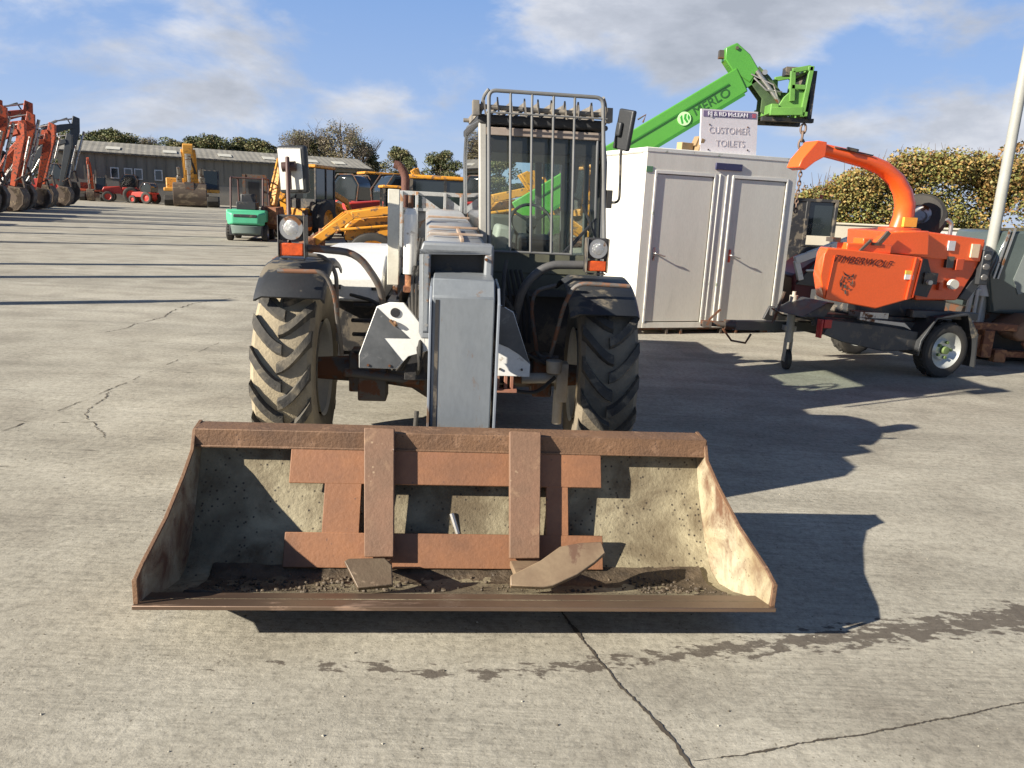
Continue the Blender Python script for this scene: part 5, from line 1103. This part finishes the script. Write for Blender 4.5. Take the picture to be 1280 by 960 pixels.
# ================================================================== excavators
def excavator(cname, c, label, big=False):
    """x forward from the slewing centre, bucket on the ground in front"""
    t = thing('excavator', label, 'excavator', (0, 0, 0))
    for y in (-1, 1):
        mb = MB(); mb.prism([(-1.7, y-.28, .1), (-1.9, y-.28, .45), (-1.6, y-.28, .8), (1.6, y-.28, .8), (1.9, y-.28, .45), (1.7, y-.28, .1), (1.4, y-.28, 0), (-1.4, y-.28, 0)], (0, .56, 0)); mb.build('track', rubber, t, bevel=.04)
    mb = MB(); mb.bb(-1.3, 1.3, -.75, .75, .4, .95); mb.cyl((0, 0, .9), (0, 0, 1.1), .6); mb.build('undercarriage', dark_steel, t)
    mb = MB(); mb.bb(-2.2, 1.2, -1.3, 1.3, 1.08, 1.35); mb.prism([(-2.4, -1.25, 1.1), (-2.4, -1.25, 1.9), (-2.1, -1.25, 2.1), (-.3, -1.25, 2.1), (-.3, -1.25, 1.3), (.9, -1.25, 1.3), (.9, -1.25, 1.1)], (0, 2.5, 0)); mb.build('body', c, t, bevel=.05)
    mb = MB(); mb.prism([(-.3, .35, 1.3), (-.35, .35, 2.75), (.75, .35, 2.8), (1.15, .35, 2.1), (1.2, .35, 1.3)], (0, .95, 0)); cb = mb.build('cab', black_paint, t, bevel=.05)
    mb = MB()
    for y in (.345, 1.305): mb.prism([(-.2, y-.003, 1.9), (-.25, y-.003, 2.65), (.7, y-.003, 2.7), (1.0, y-.003, 2.1), (1.0, y-.003, 1.6)], (0, .006, 0))
    mb.prism([(1.205, .42, 1.45), (1.16, .42, 2.1), (.80, .42, 2.74), (.80, 1.23, 2.74), (1.16, 1.23, 2.1), (1.205, 1.23, 1.45)][:3]+[(.80, 1.23, 2.74), (1.16, 1.23, 2.1), (1.205, 1.23, 1.45)], (.005, 0, 0)); mb.build('cab_glass', dark_glass, cb)
    mb = MB(); bm_ = [(1.0, 1.5, .34), (2.0, 3.1, .44), (2.8, 3.95, .46), (3.5, 4.2, .36), (4.05, 4.35, .26)]
    sec = []
    for i, (x, z, h) in enumerate(bm_):
        a, b_ = bm_[max(0, i-1)], bm_[min(4, i+1)]; d_ = V((b_[0]-a[0], 0, b_[1]-a[1])).normalized(); n_ = V((-d_.z, 0, d_.x)); c_ = V((x, 0, z))
        sec.append([c_+n_*h/2+V((0, -.17, 0)), c_+n_*h/2+V((0, .17, 0)), c_-n_*h/2+V((0, .17, 0)), c_-n_*h/2+V((0, -.17, 0))])
    mb.loft(sec); bo_ = mb.build('boom', c, t, bevel=.02)
    for y in (-.28, .28): mb = MB(); mb.cyl((1.3, y, 1.3), (2.0, y, 2.4), .07, n=10); mb.cyl((2.0, y, 2.4), (2.4, y, 3.1), .04, n=8); mb.build('ram', steel, bo_)
    mb = MB(); mb.cyl((2.5, 0, 4.1), (3.3, 0, 4.55), .075, n=10); mb.cyl((3.3, 0, 4.55), (4.15, 0, 4.75), .04, n=8); mb.build('ram', steel, bo_)
    mb = MB(); sec = [[(3.85, y, 4.75), (4.35, y, 4.80)] for y in (-.15,)]
    mb.loft([[(4.10, -.12, 4.90), (4.10, .12, 4.90), (4.42, .12, 4.78), (4.42, -.12, 4.78)], [(3.92, -.12, 4.1), (3.92, .12, 4.1), (4.38, .12, 4.05), (4.38, -.12, 4.05)], [(3.35, -.10, 1.45), (3.35, .10, 1.45), (3.60, .10, 1.38), (3.60, -.10, 1.38)]])
    st_ = mb.build('dipper_arm', c, t, bevel=.02)
    mb = MB(); mb.cyl((4.60, 0, 4.1), (4.25, 0, 2.9), .07, n=10); mb.cyl((4.25, 0, 2.9), (4.0, 0, 1.95), .04, n=8); mb.build('bucket_ram', steel, st_)
    mb = MB(); mb.beam((4.0, 0, 1.95), (4.1, 0, 1.35), .2, .08); mb.beam((4.0, 0, 1.95), (3.6, 0, 1.7), .24, .06); mb.build('linkage', dark_steel, st_)
    mb = MB(); mb.tube([(1.4, .05, 2.2), (2.2, .05, 3.6), (3.0, .05, 4.4), (3.8, .05, 4.75), (4.3, .05, 3.8), (3.9, .15, 2.6)], .04, 6); mb.build('hose', rubber, bo_)
    pr_ = [(4.1, 1.6), (4.85, 1.5), (5.05, 1.05), (4.95, .5), (4.6, .12), (4.1, .02), (3.65, .15), (3.55, .45), (3.62, .5), (4.1, .28), (4.45, .45), (4.6, .9), (4.4, 1.25)]
    pr_ = [(3.35+(x-4.1)*.85, z*.88) for x, z in pr_]
    mb = MB(); hw = .36
    mb.prism([(x, -hw, z) for x, z in pr_], (0, 2*hw, 0))
    for y in (-hw, hw-.03): mb.prism([(x, y, z) for x, z in [(3.35+(x_-4.1)*.85, z_*.88) for x_, z_ in [(4.1, 1.5), (4.85, 1.45), (5.0, 1.0), (4.9, .5), (4.55, .15), (4.1, .06), (3.62, .2), (3.62, .5)]]], (0, .03, 0))
    for k in range(5): y = -hw+.04+k*(2*hw-.08)/4; mb.prism([(2.71, y-.04, .46), (2.94, y-.04, .31), (2.94, y-.04, .44)], (0, .08, 0))
    mb.build('bucket', mat('digger_bucket', (.12, .085, .06), .75, c2=(.09, .07, .05), amt=.9, scale=1.5, spots=(.26, .2, .13), spot_amt=.25, spot_scale=3), t, bevel=.015)
    return t
ex = excavator('o', digger_orange, '')
dark_d = mat('digger_dark', (.035, .04, .045), .45, c2=(.06, .065, .065), amt=.6)
exd = excavator('d', dark_d, '')
grp = 'excavators parked along the left side of the yard'
# bucket tip positions along the row; the machines stand to the left of it
row = [(-20.9, 31.5, 'o', 'slim red orange excavator arm tucked behind the nearest one', .9, 26), (-22.6, 36.0, 'o', 'red orange excavator squeezed between taller ones left of the row middle', .98, 22), (-24.6, 41.3, 'o', 'red orange excavator with its dipper crossing the neighbour to its right', 1.02, 20), (-25.9, 44.6, 'o', 'low red orange excavator arm in front of the dark ones', .86, 24),
       (-20.4, 30.2, 'o', 'red orange excavator cut by the left frame edge, nearest of the row', .96, 2), (-21.6, 32.6, 'o', 'red orange excavator, second nearest of the row at the left', 1.08, 30), (-22.3, 34.6, 'o', 'red orange excavator, third of the left row, lower than its neighbours', .88, 10), (-23.5, 37.2, 'o', 'red orange excavator, fourth from the left frame edge', 1.06, 34), (-24.3, 39.8, 'o', 'red orange excavator in the middle of the left row with a bent dipper', .90, 6), (-25.6, 43.0, 'o', 'red orange excavator just left of the last red boom tip', 1.16, 32), (-26.6, 46.4, 'o', 'red orange excavator whose boom tip stands last before the dark ones', 1.0, 10), (-28.4, 51.2, 'd', 'dark grey excavator arm right beside the red orange arms, the lower of two', .95, 12), (-29.8, 55.0, 'd', 'black excavator arm with knuckle on top, rightmost of the row', 1.22, 36),
       (-14.6, 2.6, 'o', 'excavator outside the frame beside the foreground', .93, 27), (-12.5, 6.9, 'o', 'excavator outside the frame casting the first long shadow', .93, 28), (-13.5, 10.2, 'o', 'excavator outside the frame casting the second shadow', 1.0, 29), (-14.2, 12.5, 'o', 'excavator outside the frame casting the third shadow', 1.0, 27),
       (-16.4, 18.4, 'o', 'excavator outside the frame casting the fourth shadow', 1.0, 26), (-18.2, 22.4, 'o', 'excavator outside the frame casting the fifth shadow', 1.0, 28), (-19.6, 26.4, 'o', 'excavator outside the frame casting the sixth shadow', 1.0, 25)]
seen = set()
for x, y, k, lab, s, a in row:
    src = {'o': ex, 'd': exd}[k]; o = src if k not in seen else copy_tree(src); seen.add(k)
    ang = R(a); o.location = (x-4.9*s*math.cos(ang), y-4.9*s*math.sin(ang), 0); o.rotation_euler = (0, 0, ang); o.scale = (s, s*1.05, s); tag(o, lab, 'excavator', grp)
yel = mat('digger_yellow', (.62, .30, .04), .5, c2=(.5, .22, .03), amt=.7, spots=(.16, .09, .04), spot_amt=.22)
exy = excavator('y', yel, ''); exy.location = (-29.6, 71.0, 0); exy.rotation_euler = (0, 0, R(-70)); exy.scale = (1.15, 1.75, 1.15)
for ch in [x for x in bpy.data.objects if x.parent == exy]:
    if ch.name.startswith('bucket'): ch.scale = (1, 2.1, 1.25)
    if ch.name.startswith(('boom', 'dipper')): ch.scale = (1, 1.9, .92)
tag(exy, 'large yellow excavator facing the camera in front of the shed', 'excavator')
exr = copy_tree(ex); exr.location = (-40.2, 74.0, 0); exr.rotation_euler = (0, 0, R(-66)); exr.scale = (.78, .85, .78); tag(exr, 'small red orange excavator in front of the left end of the shed', 'excavator', 'excavators by the shed')

# ================================================================== backhoe loaders, tractor, forklift
def backhoe(c, label, hoe=True):
    t = thing('backhoe_loader', label, 'backhoe loader', (0, 0, 0))
    mb = MB(); mb.bb(-1.2, 1.0, -.5, .5, .55, 1.15); mb.prism([(.9, -.45, .7), (.9, -.45, 1.5), (2.0, -.45, 1.35), (2.15, -.45, 1.1), (2.15, -.45, .7)], (0, .9, 0)); mb.build('body', c, t, bevel=.04)
    mb = MB(); mb.bb(-.9, .85, -.75, .75, 2.62, 2.74); mb.build('cab_roof', c, t, bevel=.04)
    mb = MB()
    for x in (-.85, .0, .72):
        for y in (-.72, .66): mb.bb(x, x+.06, y, y+.06, 1.1, 2.64)
    mb.bb(-.88, .8, -.72, .72, 1.0, 1.5); cf = mb.build('cab_frame', black_paint, t)
    mb = MB(); mb.bb(-.82, .74, -.69, .69, 1.5, 2.6); mb.build('cab_glass', dark_glass, cf)
    for x, r, w in ((-.55, .72, .42), (1.55, .48, .3)):
        for y in (-.9, .9): tyre_part(t, (x, y, r), r, w, 'y', c, n=28)
    for y in (-.62, .62):
        mb = MB(); mb.beam((.75, y, 1.75), (2.0, y, 1.45), .12, .22); mb.beam((2.0, y, 1.45), (2.85, y, .55), .12, .22); mb.cyl((1.1, y*1.05, 1.2), (2.3, y*1.05, 1.0), .05, n=8); mb.build('loader_arm', c, t, bevel=.02)
    mb = MB(); mb.prism([(2.75, -1.1, .75), (2.75, -1.1, .12), (3.6, -1.1, .05), (3.6, -1.1, .12), (2.95, -1.1, .28), (2.9, -1.1, .75)], (0, 2.2, 0))
    for y in (-1.1, 1.06): mb.prism([(2.75, y, .75), (2.75, y, .1), (3.6, y, .05)], (0, .04, 0))
    mb.build('front_bucket', rust, t)
    mb = MB()
    for y in (-.7, .7): mb.bb(-1.75, -1.6, y-.08, y+.08, .1, 1.1)
    mb.bb(-1.6, -1.2, -.8, .8, .5, .9); mb.build('stabiliser', dark_steel, t)
    mb = MB(); mb.beam((-1.7, 0, .9), (-2.1, 0, 2.5), .26, .30, up=(1, 0, 0)); mb.beam((-2.1, 0, 2.5), (-1.75, 0, 3.0), .26, .34, up=(1, 0, 0), w1=.2, h1=.2); mb.build('backhoe_boom', c, t, bevel=.02)
    mb = MB(); mb.beam((-1.8, 0, 3.0), (-2.65, 0, 1.2), .18, .42, up=(1, 0, 0), h1=.18); mb.cyl((-2.2, 0, 2.9), (-2.8, 0, 1.7), .05, n=8); mb.build('dipper', c, t, bevel=.02)
    mb = MB(); mb.prism([(-2.5, -.3, 1.2), (-2.95, -.3, 1.15), (-3.0, -.3, .6), (-2.6, -.3, .4), (-2.3, -.3, .7)], (0, .6, 0)); mb.build('rear_bucket', rust, t)
    return t
bh = backhoe(yellow_paint, '')
bg = 'yellow backhoe loaders parked mid yard'
spots = [((-1.9, 19.6), 190, (1.12, .85, .79), 'yellow backhoe loader with orange roof directly behind the telehandler boom'), ((-3.7, 25.0), 196, (.9, .8, .72), 'yellow backhoe loader with low front arms behind the left work lamp'), ((-7.7, 28.6), 78, (.95, .95, .95), 'yellow backhoe loader whose tall rear arm stands beside the green forklift'),
         ((1.25, 28.0), 186, (1.15, 1.15, 1.2), 'yellow backhoe loader seen through the telehandler windscreen'), ((-6.9, 38.0), 205, (1, 1, 1), 'distant yellow backhoe with orange roof near the shed gable')]
for i, ((x, y), a, s, lab) in enumerate(spots):
    o = bh if i == 0 else copy_tree(bh); o.location = (x, y, 0); o.rotation_euler = (0, 0, R(a)); o.scale = s; tag(o, lab, 'backhoe loader', bg)
def tractor(c, label):
    t = thing('tractor', label, 'tractor', (0, 0, 0))
    mb = MB(); mb.prism([(.3, -.4, .8), (.3, -.4, 1.55), (1.9, -.4, 1.4), (2.05, -.4, 1.1), (2.0, -.4, .8)], (0, .8, 0)); mb.bb(-1.1, .4, -.5, .5, .7, 1.2); mb.bb(-1.1, .2, -.95, .95, 1.2, 1.45); mb.build('body', c, t, bevel=.05)
    mb = MB(); mb.prism([(-1.0, -.65, 1.4), (-1.1, -.65, 2.2), (-.8, -.65, 2.62), (.0, -.65, 2.6), (.45, -.65, 2.0), (.4, -.65, 1.4)], (0, 1.3, 0)); mb.build('cab_glass', dark_glass, t, bevel=.12, seg=4)
    mb = MB()
    for y in (-.67, .67): mb.tube([(-1.02, y, 1.4), (-1.13, y, 2.2), (-.82, y, 2.66), (.02, y, 2.64), (.48, y, 2.0), (.42, y, 1.4)], .035, 6)
    mb.build('cab_frame', dark_steel, t)
    for x, r, w in ((-.55, .75, .42), (1.5, .5, .3)):
        for y in (-.9, .9): tyre_part(t, (x, y, r), r, w, 'y', c, n=28)
    return t
tr = tractor(red_paint, '')
tg_ = 'red tractors between the backhoes and the shed'
for i, (x, y, a, s, lab) in enumerate([(-5.5, 32.5, 215, .95, 'red tractor with rounded dark cab behind the backhoe arms'), (-8.0, 36.0, 160, .95, 'red tractor with dark cab left of the other red one'), (-36.6, 73.0, 200, .95, 'red tractor by the shed right of the small red excavator'), (-34.2, 72.0, 170, .7, 'low red machine by the shed beside the yellow excavator'), (-43.5, 73.0, 190, 1.2, 'dark machine at the left corner of the shed'),
                                       (-9.5, 52.0, 185, 1.0, 'red tractor far back in front of the shed door'), (-6.0, 47.0, 170, .95, 'red tractor farthest right before the shed gable')]):
    o = tr if i == 0 else copy_tree(tr); o.location = (x, y, 0); o.rotation_euler = (0, 0, R(a)); o.scale = (s, s, s); tag(o, lab, 'tractor', tg_)
FK = thing('forklift', 'mint green forklift seen from behind, parked left of the big mirror', 'forklift', (-9.0, 26.2, 0), R(100))
fg = mat('mint_green', (.08, .42, .23), .45, c2=(.06, .34, .18), amt=.6)
mb = MB(); mb.loft([[(-.95, -.60, .50), (-.95, .60, .50), (-.95, .62, .95), (-.95, -.62, .95)], [(-1.15, -.40, .55), (-1.15, .40, .55), (-1.15, .42, .88), (-1.15, -.42, .88)]]); mb.bb(-.95, .2, -.62, .62, .62, 1.0); mb.build('counterweight', fg, FK, bevel=.05, seg=3)
mb = MB(); mb.bb(-1.165, -1.0, -.36, .36, .76, .86); mb.bb(-1.0, .9, -.52, .52, .18, .62); mb.bb(-.9, -.2, -.3, .3, 1.0, 1.25); mb.build('grille', black_plastic, FK, bevel=.02)
mb = MB(); mb.loft([[(-1.0, -.45, .22), (-1.0, .45, .22), (-1.0, .5, .52), (-1.0, -.5, .52)], [(-1.1, -.3, .25), (-1.1, .3, .25), (-1.1, .35, .5), (-1.1, -.35, .5)]]); mb.build('rear_skirt', mat('skirt_grey', (.13, .17, .15), .6), FK, bevel=.02)
for x, r in ((-.7, .27), (.75, .32)):
    for y in (-.55, .55): tyre_part(FK, (x, y, r), r, .2, 'y', steel, n=24)
mb = MB()
for y in (-.5, .5): mb.bend([(-.75, y, 1.0), (-.6, y, 2.0), (.7, y, 2.0), (.85, y, 1.0)], .03, 8, .1)
for i in range(6): mb.cyl((-.5+i*.22, -.5, 2.0), (-.5+i*.22, .5, 2.0), .018, n=6)
mb.build('overhead_guard', mat('guard_brown', (.09, .04, .035), .6), FK)
mb = MB()
for y in (-.35, .35): mb.bb(.95, 1.05, y-.05, y+.05, .1, 2.15)
mb.bb(.97, 1.03, -.35, .35, 2.05, 2.15); mb.build('mast', dark_steel, FK)
mb = MB()
for y in (-.3, .3): mb.bb(1.08, 2.1, y-.06, y+.06, .06, .1)
mb.bb(1.05, 1.1, -.45, .45, .06, .6); mb.build('fork', black_paint, FK)
mb = MB(); mb.bb(-.35, .1, -.25, .25, 1.0, 1.15); mb.bb(-.42, -.30, -.25, .25, 1.0, 1.5); mb.build('seat', black_plastic, FK, bevel=.04)
ST = thing('striped_board', 'red and white striped warning board standing behind the green forklift', 'warning board', (-9.3, 30.0, 0), R(12))
mb = MB(); mb.bb(-.16, .16, -.02, .02, 1.0, 2.1); mb.build('panel', white_paint, ST)
mb = MB()
for k in range(4): z = 1.02+k*.27; mb.prism([(-.16, -.026, z), (.16, -.026, z+.16), (.16, -.026, z+.29), (-.16, -.026, z+.13)], (0, .004, 0))
mb.build('stripe', red_paint, ST); mb = MB(); mb.bb(-.03, .03, .02, .06, 0, 2.1); mb.bb(-.3, .3, -.2, .2, 0, .08); mb.build('post', dark_steel, ST)
